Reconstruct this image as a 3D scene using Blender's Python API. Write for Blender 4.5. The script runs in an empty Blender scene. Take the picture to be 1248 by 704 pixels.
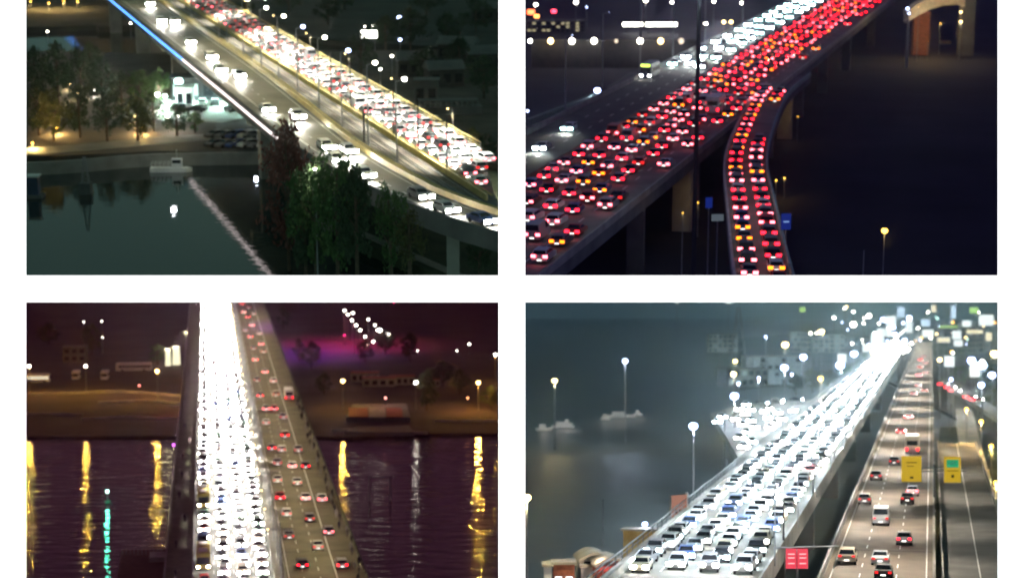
import bpy, math, random, os
from math import sin, cos, pi, radians, atan, sqrt
from mathutils import Vector, Matrix

# ------------------------------------------------------------------ camera, world, sun, exposure
random.seed(7)
SC = bpy.context.scene
COL = SC.collection
F = 2329.0                                   # focal length in photo pixels (1248 wide)
cam_d = bpy.data.cameras.new("camera"); cam = bpy.data.objects.new("camera", cam_d); COL.objects.link(cam)
cam_d.lens = 36.0 * F / 1248.0; cam_d.sensor_width = 36.0; cam_d.sensor_fit = 'HORIZONTAL'
cam_d.clip_start = 1.0; cam_d.clip_end = 9000.0
cam.rotation_euler = (pi / 2, 0, 0)
SC.camera = cam
cam_d.dof.use_dof = True; cam_d.dof.focus_distance = 132.0; cam_d.dof.aperture_fstop = 0.25   # focused on the wall, the night views behind it go soft
SUN_EL = 48
w = bpy.data.worlds.new("World"); SC.world = w; w.use_nodes = True
nt = w.node_tree; bg = nt.nodes["Background"]
sk = nt.nodes.new("ShaderNodeTexSky"); sk.sky_type = 'NISHITA'; sk.sun_disc = False
sk.sun_elevation = radians(SUN_EL); sk.sun_rotation = radians(180)
nt.links.new(sk.outputs[0], bg.inputs[0]); bg.inputs[1].default_value = 0.05
sun_d = bpy.data.lights.new("sun", 'SUN'); sun_d.energy = 5.0; sun_d.angle = radians(0.5); sun_d.color = (1, .985, .96)
sun = bpy.data.objects.new("sun", sun_d); COL.objects.link(sun)
sun.rotation_euler = (radians(90 - SUN_EL), 0, 0)
SC.view_settings.view_transform = 'Standard'; SC.view_settings.look = 'None'
SC.view_settings.exposure = 0.35; SC.view_settings.gamma = 1.0; SC.view_settings.use_curve_mapping = False
SC.cycles.use_denoising = True
SC.cycles.max_bounces = 4; SC.cycles.diffuse_bounces = 2; SC.cycles.glossy_bounces = 3
SC.cycles.sample_clamp_indirect = 6.0; SC.cycles.sample_clamp_direct = 0.0
SC.cycles.caustics_reflective = False; SC.cycles.caustics_refractive = False

# ------------------------------------------------------------------ the four views: each a tilted tray behind its opening
VIEW = {1: dict(H=52.0, yh=-242, name='upper left'), 2: dict(H=45.0, yh=-160, name='upper right'),
        3: dict(H=76.0, yh=178, name='lower left'), 4: dict(H=27.7, yh=372, name='lower right')}
for k, q in VIEW.items():
    q['a'] = atan((352 - q['yh']) / F)
    q['M'] = Matrix.Rotation(q['a'], 4, 'X') @ Matrix.Translation((0, 0, -q['H']))
    q['Mi'] = q['M'].inverted()

def G(k, u, v, z=0.0):
    """local point on the level z of view k seen at photo pixel u, v"""
    q = VIEW[k]; d = Matrix.Rotation(-q['a'], 3, 'X') @ Vector((u - 624, F, 352 - v))
    t = (z - q['H']) / d.z
    return Vector((d.x * t, d.y * t, z))
def PR(k, p):
    wp = VIEW[k]['M'] @ Vector(p); return 624 + F * wp.x / wp.y, 352 - F * wp.z / wp.y
def zat(k, x, y, v):
    lo, hi = -200.0, 400.0
    for _ in range(50):
        m = (lo + hi) / 2
        if PR(k, (x, y, m))[1] > v: lo = m
        else: hi = m
    return (lo + hi) / 2
def AT(k, u, v, Y):
    """local point at ground distance Y seen at pixel u, v"""
    q = VIEW[k]; d = Matrix.Rotation(-q['a'], 3, 'X') @ Vector((u - 624, F, 352 - v))
    t = Y / d.y
    return Vector((d.x * t, Y, q['H'] + d.z * t))
def floor_z(k, x, y, z):
    """the tray of the upper views ends on the floor between the rows"""
    return max(z, zat(k, x, y, 345)) if k < 3 else min(z, 1e9)
class Line:
    def __init__(s, k, heading):
        h = radians(heading); s.k = k; s.h = h; s.d = Vector((sin(h), cos(h), 0)); s.n = Vector((cos(h), -sin(h), 0))
    def p(s, off, t, z=0.0):
        r = s.n * off + s.d * t; r.z = z; return r
    def at_u(s, u, off, z=0.0, lo=150, hi=2500):
        f = lambda t: PR(s.k, s.p(off, t, z))[0] - u
        a, b = f(lo), f(hi)
        for _ in range(60):
            m = (lo + hi) / 2
            if (f(m) > 0) == (a > 0): lo = m
            else: hi = m
        return lo
    def at_y(s, y, off): return (y - s.n.y * off) / s.d.y
L1, L2, L3, L4 = Line(1, -18.0), Line(2, 15.5), Line(3, -9.1), Line(4, 12.4)

# ------------------------------------------------------------------ materials
MC = {}
def mat(name, col, rough=0.7, metal=0.0, var=0.25, scale=0.6, bump=0.0, spec=0.5):
    if name in MC: return MC[name]
    m = bpy.data.materials.new(name); m.use_nodes = True; t = m.node_tree
    b = t.nodes["Principled BSDF"]; b.inputs["Roughness"].default_value = rough; b.inputs["Metallic"].default_value = metal
    b.inputs["Specular IOR Level"].default_value = spec
    tc = t.nodes.new("ShaderNodeTexCoord"); nz = t.nodes.new("ShaderNodeTexNoise")
    nz.inputs["Scale"].default_value = scale; nz.inputs["Detail"].default_value = 5
    t.links.new(tc.outputs["Object"], nz.inputs["Vector"])
    r = t.nodes.new("ShaderNodeValToRGB"); r.color_ramp.elements[0].position = .3; r.color_ramp.elements[1].position = .7
    r.color_ramp.elements[0].color = [c * (1 - var) for c in col] + [1]; r.color_ramp.elements[1].color = [min(1, c * (1 + var)) for c in col] + [1]
    t.links.new(nz.outputs[0], r.inputs[0]); t.links.new(r.outputs[0], b.inputs["Base Color"])
    if bump:
        bp = t.nodes.new("ShaderNodeBump"); bp.inputs["Strength"].default_value = bump
        t.links.new(nz.outputs[0], bp.inputs["Height"]); t.links.new(bp.outputs[0], b.inputs["Normal"])
    MC[name] = m; return m
def emi(name, col, st, sample=False):
    if name in MC: return MC[name]
    m = bpy.data.materials.new(name); m.use_nodes = True; t = m.node_tree
    b = t.nodes["Principled BSDF"]; b.inputs["Base Color"].default_value = (0.05, .05, .05, 1); b.inputs["Roughness"].default_value = 1
    b.inputs["Specular IOR Level"].default_value = 0
    b.inputs["Emission Color"].default_value = (*col, 1); b.inputs["Emission Strength"].default_value = st
    m.cycles.emission_sampling = 'FRONT_BACK' if sample else 'NONE'
    MC[name] = m; return m
def water(name, col, rough, strength, sx, sy, scale):   # note: strength then the ripple lengths across and along the view
    m = bpy.data.materials.new(name); m.use_nodes = True; t = m.node_tree
    b = t.nodes["Principled BSDF"]; b.inputs["Base Color"].default_value = (*col, 1); b.inputs["Roughness"].default_value = rough
    b.inputs["IOR"].default_value = 1.333
    tc = t.nodes.new("ShaderNodeTexCoord"); mp = t.nodes.new("ShaderNodeMapping"); mp.inputs["Scale"].default_value = (sx, sy, 1)
    nz = t.nodes.new("ShaderNodeTexNoise"); nz.inputs["Scale"].default_value = scale; nz.inputs["Detail"].default_value = 3
    bp = t.nodes.new("ShaderNodeBump"); bp.inputs["Strength"].default_value = strength; bp.inputs["Distance"].default_value = 0.35
    t.links.new(tc.outputs["Object"], mp.inputs[0]); t.links.new(mp.outputs[0], nz.inputs["Vector"])
    t.links.new(nz.outputs[0], bp.inputs["Height"]); t.links.new(bp.outputs[0], b.inputs["Normal"])
    return m

asphalt = mat("asphalt", (.06, .06, .058), .85, var=.3, scale=.25)
asphalt_worn = mat("asphalt_worn", (.17, .165, .15), .8, var=.3, scale=.2)
asphalt_tan = mat('asphalt_tan', (.13, .12, .09), .6, var=.35, scale=.15)
concrete = mat("concrete", (.3, .29, .26), .85, var=.25, scale=.3)
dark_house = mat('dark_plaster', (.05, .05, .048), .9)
dark_conc = mat("dark_concrete", (.12, .12, .12), .9, var=.3, scale=.2)
ballast = mat("ballast", (.11, .1, .08), .95, var=.4, scale=1.2)
steel = mat("steel", (.25, .26, .27), .5, .5, var=.15)
dark_steel = mat("dark_steel", (.04, .04, .045), .6, .3, var=.15)
paint = mat("road_paint", (.75, .75, .7), .6, var=.15, scale=2)
yellow_rail = mat("yellow_rail", (.5, .4, .14), .6, var=.2)
glass = mat("car_glass", (.012, .014, .018), .12, var=.1)
rubber = mat("rubber", (.02, .02, .02), .9, var=.1)
bark = mat("bark", (.09, .065, .045), .95, var=.3, scale=3)
grassm = mat("grass_ground", (.035, .05, .025), 1, var=.5, scale=.15)
soil = mat("bank_soil", (.06, .05, .04), 1, var=.5, scale=.12)
darkland = mat("dark_land", (.03, .035, .03), 1, var=.5, scale=.08)
red_roof = mat("red_roof", (.25, .06, .04), .8, var=.2)
white_paint = mat("white_paint", (.7, .7, .68), .5, var=.12)
brick = mat("brick", (.3, .1, .055), .9, var=.3, scale=1.5)
navy = mat("navy_paint", (.03, .06, .12), .6, var=.2)
skin = mat("skin", (.5, .3, .2), .7, var=.05); cloth = mat("dark_cloth", (.035, .035, .045), .9, var=.3)
cloth2 = mat("grey_cloth", (.12, .1, .1), .9, var=.3)
leafs = {'green': mat("leaf_green", (.06, .12, .035), .8, var=.5, scale=.9), 'dark': mat("leaf_dark", (.035, .06, .028), .8, var=.5, scale=.9),
         'rust': mat("leaf_rust", (.17, .06, .05), .8, var=.5, scale=.9), 'olive': mat("leaf_olive", (.09, .095, .03), .8, var=.5, scale=.9)}
car_cols = {'white': (.75, .75, .74), 'silver': (.45, .46, .47), 'grey': (.18, .18, .19), 'black': (.02, .02, .022), 'red': (.45, .03, .03),
            'blue': (.04, .09, .28), 'beige': (.5, .44, .33), 'green': (.03, .09, .05)}
car_m = {n: mat("car_" + n.replace(' ', '_'), c, .35, .15, var=.05) for n, c in car_cols.items()}
head_e = {'w': emi("headlamp_white", (1, .97, .9), 60, True), 'c': emi("headlamp_cool", (.75, .95, 1), 60, True), 'd': emi("headlamp_dim", (1, .95, .85), 9, True), 't': emi("headlamp_teal", (.55, 1, .95), 22, True)}
tail_e = {'r': emi("tail_lamp_red", (1, .008, .02), 8, True), 'p': emi("tail_lamp_pink", (1, .1, .13), 9, True), 'o': emi("indicator_amber", (1, .14, .006), 6, True),
          'd': emi("tail_lamp_dim", (1, .02, .02), 1.5, True)}
lampw = emi("lamp_white", (1, .93, .8), 14); lampb = emi("lamp_blue_white", (.5, .6, 1), 9)
lampy = emi("lamp_warm", (1, .7, .28), 9); lampo = emi("lamp_amber", (1, .5, .06), 7); lampt = emi("lamp_teal", (.6, 1, .9), 5)
E_ = {'w': (lampw, (1, .95, .85)), 'b': (lampb, (.7, .8, 1)), 'y': (lampy, (1, .8, .42)), 'o': (lampo, (1, .62, .2)), 't': (lampt, (.6, 1, .88))}
plate = emi("lit_number_plate", (1, .97, .9), 2.2)

# ------------------------------------------------------------------ mesh builder
class MB:
    def __init__(s): s.v = []; s.f = []; s.m = []; s.mats = []
    def mi(s, m):
        if m not in s.mats: s.mats.append(m)
        return s.mats.index(m)
    def add(s, vs, fs, m):
        o = len(s.v); s.v += [tuple(x) for x in vs]; i = s.mi(m)
        for f in fs: s.f.append([o + a for a in f]); s.m.append(i)
        return s
    def box(s, c, d, m, rz=0.0, taper=1.0):
        cx, cy, cz = c; hx, hy, hz = d[0] / 2, d[1] / 2, d[2] / 2; vs = []
        for zz, tp in ((-hz, 1), (hz, taper)):
            for x, y in ((-hx, -hy), (hx, -hy), (hx, hy), (-hx, hy)):
                x *= tp; y *= tp
                vs.append((cx + x * cos(rz) - y * sin(rz), cy + x * sin(rz) + y * cos(rz), cz + zz))
        return s.add(vs, [(3, 2, 1, 0), (4, 5, 6, 7), (0, 1, 5, 4), (1, 2, 6, 5), (2, 3, 7, 6), (3, 0, 4, 7)], m)
    def tube(s, a, b, ra, rb, m, n=8):
        a = Vector(a); b = Vector(b); d = (b - a).normalized(); up = Vector((0, 0, 1)) if abs(d.z) < .9 else Vector((1, 0, 0))
        e1 = d.cross(up).normalized(); e2 = d.cross(e1); vs = []
        for p, r in ((a, ra), (b, rb)):
            for i in range(n): t = 2 * pi * i / n; vs.append(p + e1 * r * cos(t) + e2 * r * sin(t))
        fs = [(i, (i + 1) % n, n + (i + 1) % n, n + i) for i in range(n)] + [tuple(range(n - 1, -1, -1)), tuple(range(n, 2 * n))]
        return s.add(vs, fs, m)
    def ball(s, c, r, m, n=8, k=5, sx=1, sy=1, sz=1):
        vs = [(c[0], c[1], c[2] - r * sz)]
        for j in range(1, k):
            a = pi * j / k - pi / 2
            for i in range(n): t = 2 * pi * i / n; vs.append((c[0] + r * sx * cos(a) * cos(t), c[1] + r * sy * cos(a) * sin(t), c[2] + r * sz * sin(a)))
        vs.append((c[0], c[1], c[2] + r * sz)); L = len(vs) - 1
        fs = [(0, 1 + (i + 1) % n, 1 + i) for i in range(n)]
        for j in range(k - 2):
            b = 1 + j * n; fs += [(b + i, b + (i + 1) % n, b + n + (i + 1) % n, b + n + i) for i in range(n)]
        b = 1 + (k - 2) * n; fs += [(b + i, b + (i + 1) % n, L) for i in range(n)]
        return s.add(vs, fs, m)
    def slab(s, pts, z0, z1, m):
        """polygon of (x,y) pulled from z0 up to z1"""
        n = len(pts); vs = [(p[0], p[1], z0) for p in pts] + [(p[0], p[1], z1) for p in pts]
        ar = sum(pts[i][0] * pts[(i + 1) % n][1] - pts[(i + 1) % n][0] * pts[i][1] for i in range(n))
        top = list(range(n, 2 * n)); bot = list(range(n - 1, -1, -1)); sd = [(i, (i + 1) % n, n + (i + 1) % n, n + i) for i in range(n)]
        if ar < 0: top.reverse(); bot.reverse(); sd = [tuple(reversed(q)) for q in sd]
        return s.add(vs, [top, bot] + sd, m)
    def ribbon(s, A, B, z0, z1, m):
        """solid strip between two polylines of equal length; z1 top, z0 underside"""
        n = len(A); vs = []
        for a, b in zip(A, B): vs += [(a[0], a[1], z0), (b[0], b[1], z0), (b[0], b[1], z1), (a[0], a[1], z1)]
        fs = []
        for i in range(n - 1):
            o = i * 4
            for j in range(4): fs.append((o + j, o + (j + 1) % 4, o + 4 + (j + 1) % 4, o + 4 + j))
        fs += [(0, 1, 2, 3), tuple(4 * (n - 1) + j for j in (3, 2, 1, 0))]
        return s.add(vs, fs, m)
    def mesh(s, name):
        me = bpy.data.meshes.new(name); me.from_pydata(s.v, [], s.f)
        for m in s.mats: me.materials.append(m)
        me.polygons.foreach_set("material_index", s.m); me.update()
        return me
    def build(s, name, k=None, parent=None, mw=None, smooth=False):
        me = s.mesh(name)
        if smooth: me.polygons.foreach_set("use_smooth", [True] * len(me.polygons))
        return put(name, me, k, parent, mw)
def put(name, me, k=None, parent=None, mw=None):
    o = bpy.data.objects.new(name, me); COL.objects.link(o)
    if parent: o.parent = parent
    elif mw is not None: o.matrix_world = mw
    elif k: o.matrix_world = VIEW[k]['M']
    return o
LABELS = {}
def tag(o, label=None, cat=None, group=None, kind=None):
    if label: o['label'] = label; LABELS.setdefault(label, []).append(o.name)
    if cat: o['category'] = cat
    if group: o['group'] = group
    if kind: o['kind'] = kind
    return o
def XF(k, loc, rz=0.0): return VIEW[k]['M'] @ Matrix.Translation(loc) @ Matrix.Rotation(rz, 4, 'Z')
def thing(name, k, loc, rz, label, cat, group=None):
    o = bpy.data.objects.new(name, None); COL.objects.link(o); o.empty_display_size = .5
    o.matrix_world = XF(k, loc, rz); return tag(o, label, cat, group)
def struct(name, mb, k, label=None, smooth=False): return tag(mb.build(name, k, smooth=smooth), label, kind='structure')
def stuff(name, mb, k, label, cat): return tag(mb.build(name, k), label, cat, kind='stuff')
def light(parent, loc, col, power, rad=.4, spot=None, rot=None):
    d = bpy.data.lights.new("lamp_light", 'SPOT' if spot else 'POINT'); d.energy = power; d.color = col; d.shadow_soft_size = rad
    if spot: d.spot_size = spot; d.spot_blend = .6
    o = bpy.data.objects.new("lamp_light", d); COL.objects.link(o); o.parent = parent; o.location = loc
    if rot: o.rotation_euler = rot
    return o
ONES = "first second third fourth fifth sixth seventh eighth ninth tenth eleventh twelfth thirteenth fourteenth fifteenth sixteenth seventeenth eighteenth nineteenth".split()
TENS = {20: ("twentieth", "twenty"), 30: ("thirtieth", "thirty"), 40: ("fortieth", "forty"), 50: ("fiftieth", "fifty"), 60: ("sixtieth", "sixty"), 70: ("seventieth", "seventy"), 80: ("eightieth", "eighty")}
def nth(i):
    if i < 19: return ONES[i]
    i += 1; t = i // 10 * 10
    return TENS[t][0] if i == t else TENS[t][1] + '-' + ONES[i - t - 1]
def poly(k, pix, z): return [tuple(G(k, u, v, z)[:2]) for u, v in pix]
def resample(P, n):
    P = [Vector((p[0], p[1])) for p in P]; L = [0]
    for a, b in zip(P, P[1:]): L.append(L[-1] + (b - a).length)
    out = []
    for i in range(n):
        t = L[-1] * i / (n - 1); j = 0
        while j < len(L) - 2 and L[j + 1] < t: j += 1
        out.append(P[j].lerp(P[j + 1], (t - L[j]) / max(1e-6, L[j + 1] - L[j])))
    return out
def curve(k, pix, n=24, z=0):
    """smooth line through points picked on the level z"""
    P = [Vector(G(k, u, v, z)[:2]) for u, v in pix]; return spline(P, n)
def spline(P, n):
    P = [Vector(p[:2]) for p in P]; Q = [2 * P[0] - P[1]] + P + [2 * P[-1] - P[-2]]; out = []
    for i in range(1, len(Q) - 2):
        for j in range(8):
            t = j / 8; a, b, c, d = Q[i - 1], Q[i], Q[i + 1], Q[i + 2]
            out.append(.5 * ((2 * b) + (c - a) * t + (2 * a - 5 * b + 4 * c - d) * t * t + (3 * b - a - 3 * c + d) * t ** 3))
    out.append(P[-1]); return resample(out, n)
def offs(P, w):
    out = []
    for i, p in enumerate(P):
        d = (P[min(i + 1, len(P) - 1)] - P[max(i - 1, 0)]).normalized(); out.append(p + Vector((d.y, -d.x)) * w)
    return out

# ------------------------------------------------------------------ the white wall with four openings, and the sky of each view
wallm = mat("white_wall_paint", (.93, .93, .93), .9, var=.012, scale=.05, spec=.1)
blackm = mat("black_partition", (.01, .01, .01), 1, var=.1, spec=0)
WY = 150.0; sc_ = WY / F
X = [(-900 - 0) * 1.0, 32 - 624, 607.3 - 624, 640.3 - 624, 1215.8 - 624, 900]
X = [x * sc_ for x in X]; Z = [z * sc_ for z in (560, 358, 352 - 335.3, 352 - 368.4, -358, -560)]
m = MB(); T = .12
for x0, x1, z0, z1 in ((X[0], X[1], Z[5], Z[0]), (X[2], X[3], Z[5], Z[0]), (X[4], X[5], Z[5], Z[0]),
                       (X[1], X[2], Z[2], Z[3]), (X[3], X[4], Z[2], Z[3]), (X[1], X[2], Z[0], Z[1]), (X[3], X[4], Z[0], Z[1]), (X[1], X[2], Z[4], Z[5]), (X[3], X[4], Z[4], Z[5])):
    m.box(((x0 + x1) / 2, WY + T / 2, (z0 + z1) / 2), (x1 - x0, T, abs(z1 - z0)), wallm)
tag(m.build("wall"), "plain white wall with four rectangular openings onto night traffic views", "wall", kind='structure')
m = MB(); m.box((0, WY + 3000, 0), (.3, 5990, 900), blackm); m.box((0, WY + 3000, 0), (1800, 5990, .3), blackm)
tag(m.build("partition"), kind='structure')
SKYC = {1: (.058, .11, .098), 2: (.024, .024, .075), 3: (.062, .02, .042), 4: (.03, .052, .064)}
for k in (1, 2, 3, 4):
    YB = {1: 1500, 2: 1500, 3: 1600, 4: 5800}[k]
    e = emi("night_sky_%d" % k, SKYC[k], 1.0, True)
    sx = -1 if k in (1, 3) else 1; sz = 1 if k < 3 else -1
    def frame(Y):
        xi = .35 * sx; xo = sx * (Y * 0.30 + 12); zi = .35 * sz; zo = sz * (Y * .22 + (8 if k < 3 else 40))
        return [(xi, Y, zi), (xo, Y, zi), (xo, Y, zo), (xi, Y, zo)]
    m = MB(); a = frame(WY + .3 + (0)); b = frame(YB)
    fs = [(0, 1, 5, 4), (1, 2, 6, 5), (2, 3, 7, 6), (3, 0, 4, 7), (4, 5, 6, 7)]
    m.add(a + b, fs, e)
    o = tag(m.build("sky"), kind='structure')

# ------------------------------------------------------------------ vehicles
PROF = {  # side outline (y forward, z) of half the car, roof half width, glass indices
    'hatchback': dict(L=4.1, W=1.76, H=1.5, prof=[(-2.02, .35), (-2.05, .8), (-1.98, 1.0), (-1.5, 1.46), (-.9, 1.5), (.25, 1.46), (1.05, .98), (1.85, .82), (2.05, .6), (2.05, .3)]),
    'sedan': dict(L=4.6, W=1.8, H=1.45, prof=[(-2.3, .35), (-2.32, .85), (-2.2, 1.0), (-1.65, 1.02), (-1.0, 1.42), (-.5, 1.46), (.2, 1.42), (1.05, .98), (2.1, .82), (2.3, .6), (2.3, .3)]),
    'estate': dict(L=4.7, W=1.82, H=1.5, prof=[(-2.32, .35), (-2.35, .85), (-2.28, 1.02), (-1.95, 1.46), (-1.0, 1.52), (.2, 1.45), (1.05, 1.0), (2.1, .84), (2.35, .6), (2.35, .3)]),
    'off-roader': dict(L=4.6, W=1.9, H=1.75, prof=[(-2.25, .45), (-2.3, 1.0), (-2.25, 1.15), (-2.0, 1.7), (-1.0, 1.76), (.3, 1.7), (1.0, 1.18), (2.05, 1.05), (2.28, .8), (2.28, .4)]),
    'van': dict(L=5.2, W=2.0, H=2.3, prof=[(-2.6, .4), (-2.62, 1.0), (-2.6, 1.4), (-2.5, 2.25), (-1.5, 2.32), (1.2, 2.28), (1.95, 1.35), (2.45, 1.12), (2.6, .8), (2.6, .35)]),
}
MESH = {}
def hw(W, z, H): # half width: narrower above the belt
    b = .62 * H if H < 2 else .55 * H
    return W / 2 if z < b else W / 2 - (z - b) / (H - b) * (.22 if H < 2 else .12)
def body_geo(m, P, mtl):
    pr = P['prof']; n = len(pr); vs = []
    for sgn in (-1, 1):
        for y, z in pr: vs.append((sgn * hw(P['W'], z, P['H']), y, z))
    fs = [tuple(range(n)), tuple(range(2 * n - 1, n - 1, -1))]
    for i in range(n): j = (i + 1) % n; fs.append((i, n + i, n + j, j))
    m.add(vs, fs, mtl)
def glass_geo(m, P, which='frl'):
    pr = P['prof']; H = P['H']; W = P['W']; e = .02
    gi = len(pr) - 5 if len(pr) > 10 or P['H'] < 2 else len(pr) - 5
    roof_f = pr[-5]; belt_f = pr[-4]
    ri = 2 if len(pr) == 10 else 3
    belt_r, roof_r = pr[ri], pr[ri + 1]
    def qd(a, b, ins, sg):
        a = Vector(a); b = Vector(b); lo = a.lerp(b, .1); hi = a.lerp(b, .9)
        nx = Vector((b.y - a.y, -(b.x - a.x))).normalized() * sg * -1
        out = []
        for p, sd in ((lo, -1), (lo, 1), (hi, 1), (hi, -1)):
            out.append((sd * (hw(W, p.y, H) - .1), p.x + nx.x * e, p.y + nx.y * e))
        return out
    if 'f' in which: m.add(qd(belt_f, roof_f, .1, -1), [(0, 1, 2, 3)], glass)
    if 'r' in which: m.add(qd(belt_r, roof_r, .1, 1), [(3, 2, 1, 0)], glass)
    zb, zt = belt_f[1] + .06, H - .14
    for sd in (-1, 1):
        if ('l' not in which) and not (which == 'a' and sd < 0) and not (which == 'b' and sd > 0): continue
        y0, y1 = belt_r[0] + .2, belt_f[0] - .15; y2, y3 = roof_f[0] - .02, roof_r[0] + .1
        if H > 2: y0 = y3 = .3
        q = [(sd * (hw(W, zb, H) + e), y0, zb), (sd * (hw(W, zb, H) + e), y1, zb), (sd * (hw(W, zt, H) + e), y2, zt), (sd * (hw(W, zt, H) + e), y3, zt)]
        m.add(q, [(0, 1, 2, 3)] if sd > 0 else [(3, 2, 1, 0)], glass)
def lamp_geo(m, P, sd, front, mtl, s=1.0):
    W, L = P['W'], P['L']; z = .66 if P['H'] < 1.6 else .85
    if not front: z += .15
    y = (L / 2 - .02) if front else -(L / 2 + .01)
    m.box((sd * (W / 2 - .24), y, z), (.4 * s, .14, .24 * s), mtl)
def meshfor(key, fn):
    if key not in MESH:
        m = MB(); fn(m); MESH[key] = m.mesh('part')
    return MESH[key]
def child(name, me, par):
    o = bpy.data.objects.new(name, me); COL.objects.link(o); o.parent = par; return o
def make_car(k, loc, rz, typ, col, lights, label, group, wheels=False, spot=0, noun='car', hs='w', ts='r', ls=1.0):
    P = PROF[typ]; nm = {'hatchback': 'hatchback_car', 'sedan': 'sedan_car', 'estate': 'estate_car', 'off-roader': 'off_road_car', 'van': 'delivery_van'}[typ]
    t = thing(nm, k, loc, rz, label, 'van' if typ == 'van' else 'car', group)
    child('body', meshfor(('b', typ, col), lambda m: body_geo(m, P, car_m[col])), t)
    for q_, nm_ in (('f', 'windscreen'), ('r', 'rear_window'), ('a', 'side_window'), ('b', 'side_window')): child(nm_, meshfor(('g', typ, q_), lambda m: glass_geo(m, P, q_)), t)
    for sd in (-1, 1):
        if 'h' in lights: child('headlight', meshfor(('h', typ, sd, hs, ls), lambda m: lamp_geo(m, P, sd, True, head_e[hs], .7 if hs == 'd' else ls)), t)
        if 't' in lights: child('tail_light', meshfor(('t', typ, sd, ts, ls), lambda m: lamp_geo(m, P, sd, False, tail_e[ts], ls)), t)
    if 't' in lights: child('number_plate', meshfor(('p', typ), lambda m: m.box((0, -P['L'] / 2 - .03, .55), (.5, .04, .14), plate)), t)
    if wheels:
        for sx in (-1, 1):
            for sy in (-1, 1):
                child('wheel', meshfor(('w', typ, sx, sy), lambda m: m.tube((sx * (P['W'] / 2 - .2), sy * P['L'] * .31, .32), (sx * (P['W'] / 2 + .02), sy * P['L'] * .31, .32), .33, .33, rubber, 12)), t)
    if spot: light(t, (0, P['L'] / 2 + .3, .75), (1, .95, .85), spot, .25, radians(100), (radians(72), 0, 0))
    return t
def far_cars(k, name, spots, label, lights, cols, ls=1.0, hs='w', ts='r'):
    """everything past the nearest cars, one mass"""
    m = MB()
    for i, (loc, rz) in enumerate(spots):
        P = PROF[random.choice(list(PROF)[:4])]; q = MB(); body_geo(q, P, car_m[random.choice(cols)]); glass_geo(q, P)
        for sd in (-1, 1):
            if 'h' in lights: lamp_geo(q, P, sd, True, head_e[random.choice(hs)], ls)
            if 't' in lights: lamp_geo(q, P, sd, False, tail_e[random.choice(ts)], ls)
        c, s_ = cos(rz), sin(rz)
        vs = [(x * c - y * s_ + loc[0], x * s_ + y * c + loc[1], z + loc[2]) for x, y, z in q.v]
        b = len(m.v); m.v += vs
        for f, mi in zip(q.f, q.m): m.f.append([b + a for a in f]); m.m.append(m.mi(q.mats[mi]))
    return stuff(name, m, k, label, 'traffic')
def make_bus(k, loc, rz, col, label, group=None, L=11.5, lit=True, lights='h', sign=None, roofm=None):
    t = thing('bus', k, loc, rz, label, 'bus', group); H = 3.0; W = 2.5
    m = MB(); m.box((0, 0, H / 2 + .25), (W, L, H - .25), col); m.box((0, 0, H + .2), (W * .96, L * .98, .2), col)
    if roofm: m.box((0, L * .25, H + .4), (W * .6, 2.2, .25), roofm); m.box((0, -L * .25, H + .4), (W * .6, 2.2, .25), roofm)
    m.build('body', parent=t)
    win = emi("bus_window_lit", (1, .9, .65), .8) if lit else glass
    for sd in (-1, 1):
        n = int(L / 1.5)
        for i in range(n): MB().box((sd * (W / 2 + .01), -L / 2 + .9 + i * (L - 1.2) / n, 1.95), (.04, (L - 1.2) / n - .18, 1.0), win).build('side_window', parent=t)
    m = MB(); m.box((0, L / 2 + .01, 1.9), (W - .3, .05, 1.3), glass); m.build('windscreen', parent=t)
    m = MB(); m.box((0, -L / 2 - .01, 2.1), (W - .5, .05, .9), glass); m.build('rear_window', parent=t)
    for sx in (-1, 1):
        for y in (-L * .3, L * .32): MB().tube((sx * (W / 2 - .3), y, .5), (sx * (W / 2 + .03), y, .5), .5, .5, rubber, 12).build('wheel', parent=t)
        if 'h' in lights: MB().box((sx * .9, L / 2 + .05, .8), (.45, .1, .28), head_e['w']).build('headlight', parent=t)
        if 't' in lights: MB().box((sx * 1.0, -L / 2 - .05, .95), (.3, .1, .4), tail_e['r']).build('tail_light', parent=t)
    if sign: MB().box((0, L / 2 + .06, 3.0), (1.9, .12, .45), emi("destination_sign", (.75, 1, .1), 3)).build('destination_sign', parent=t)
    return t

# ------------------------------------------------------------------ street furniture and trees
def lamp_post(k, base, h, label, c='w', power=6000, arm=(1.4, 0), head=.45, group=None, pole_r=.11, double=False, name='street_lamp', pm=None, low=True, lrad=.35, spot=None):
    b0 = floor_z(k, base[0], base[1], base[2]); h = h + base[2] - b0; base = (base[0], base[1], b0)
    t = thing(name, k, base, 0, label, 'street lamp', group); pm = pm or steel; em, colr = E_[c]
    MB().tube((0, 0, 0), (0, 0, h), pole_r, pole_r * .6, pm).build('pole', parent=t)
    for s_ in ((1, -1) if double else (1,)):
        ax, ay = arm[0] * s_, arm[1] * s_
        if abs(ax) + abs(ay) > .05: MB().tube((0, 0, h), (ax, ay, h + .3), pole_r * .5, pole_r * .4, pm, 6).build('arm', parent=t)
        m = MB(); m.ball((ax, ay, h + .3), head * .8, em, 12, 8, 1, 1, .85); m.build('lamp_head', parent=t, smooth=True); m = MB(); m.ball((ax, ay, h + .3 + head * .62), head * .42, pm, 10, 4, 1, 1, .5); m.build('lamp_cap', parent=t)
        if power: light(t, (ax, ay, h + .3 - head * 1.3), colr, power, lrad, spot)
    return t
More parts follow.
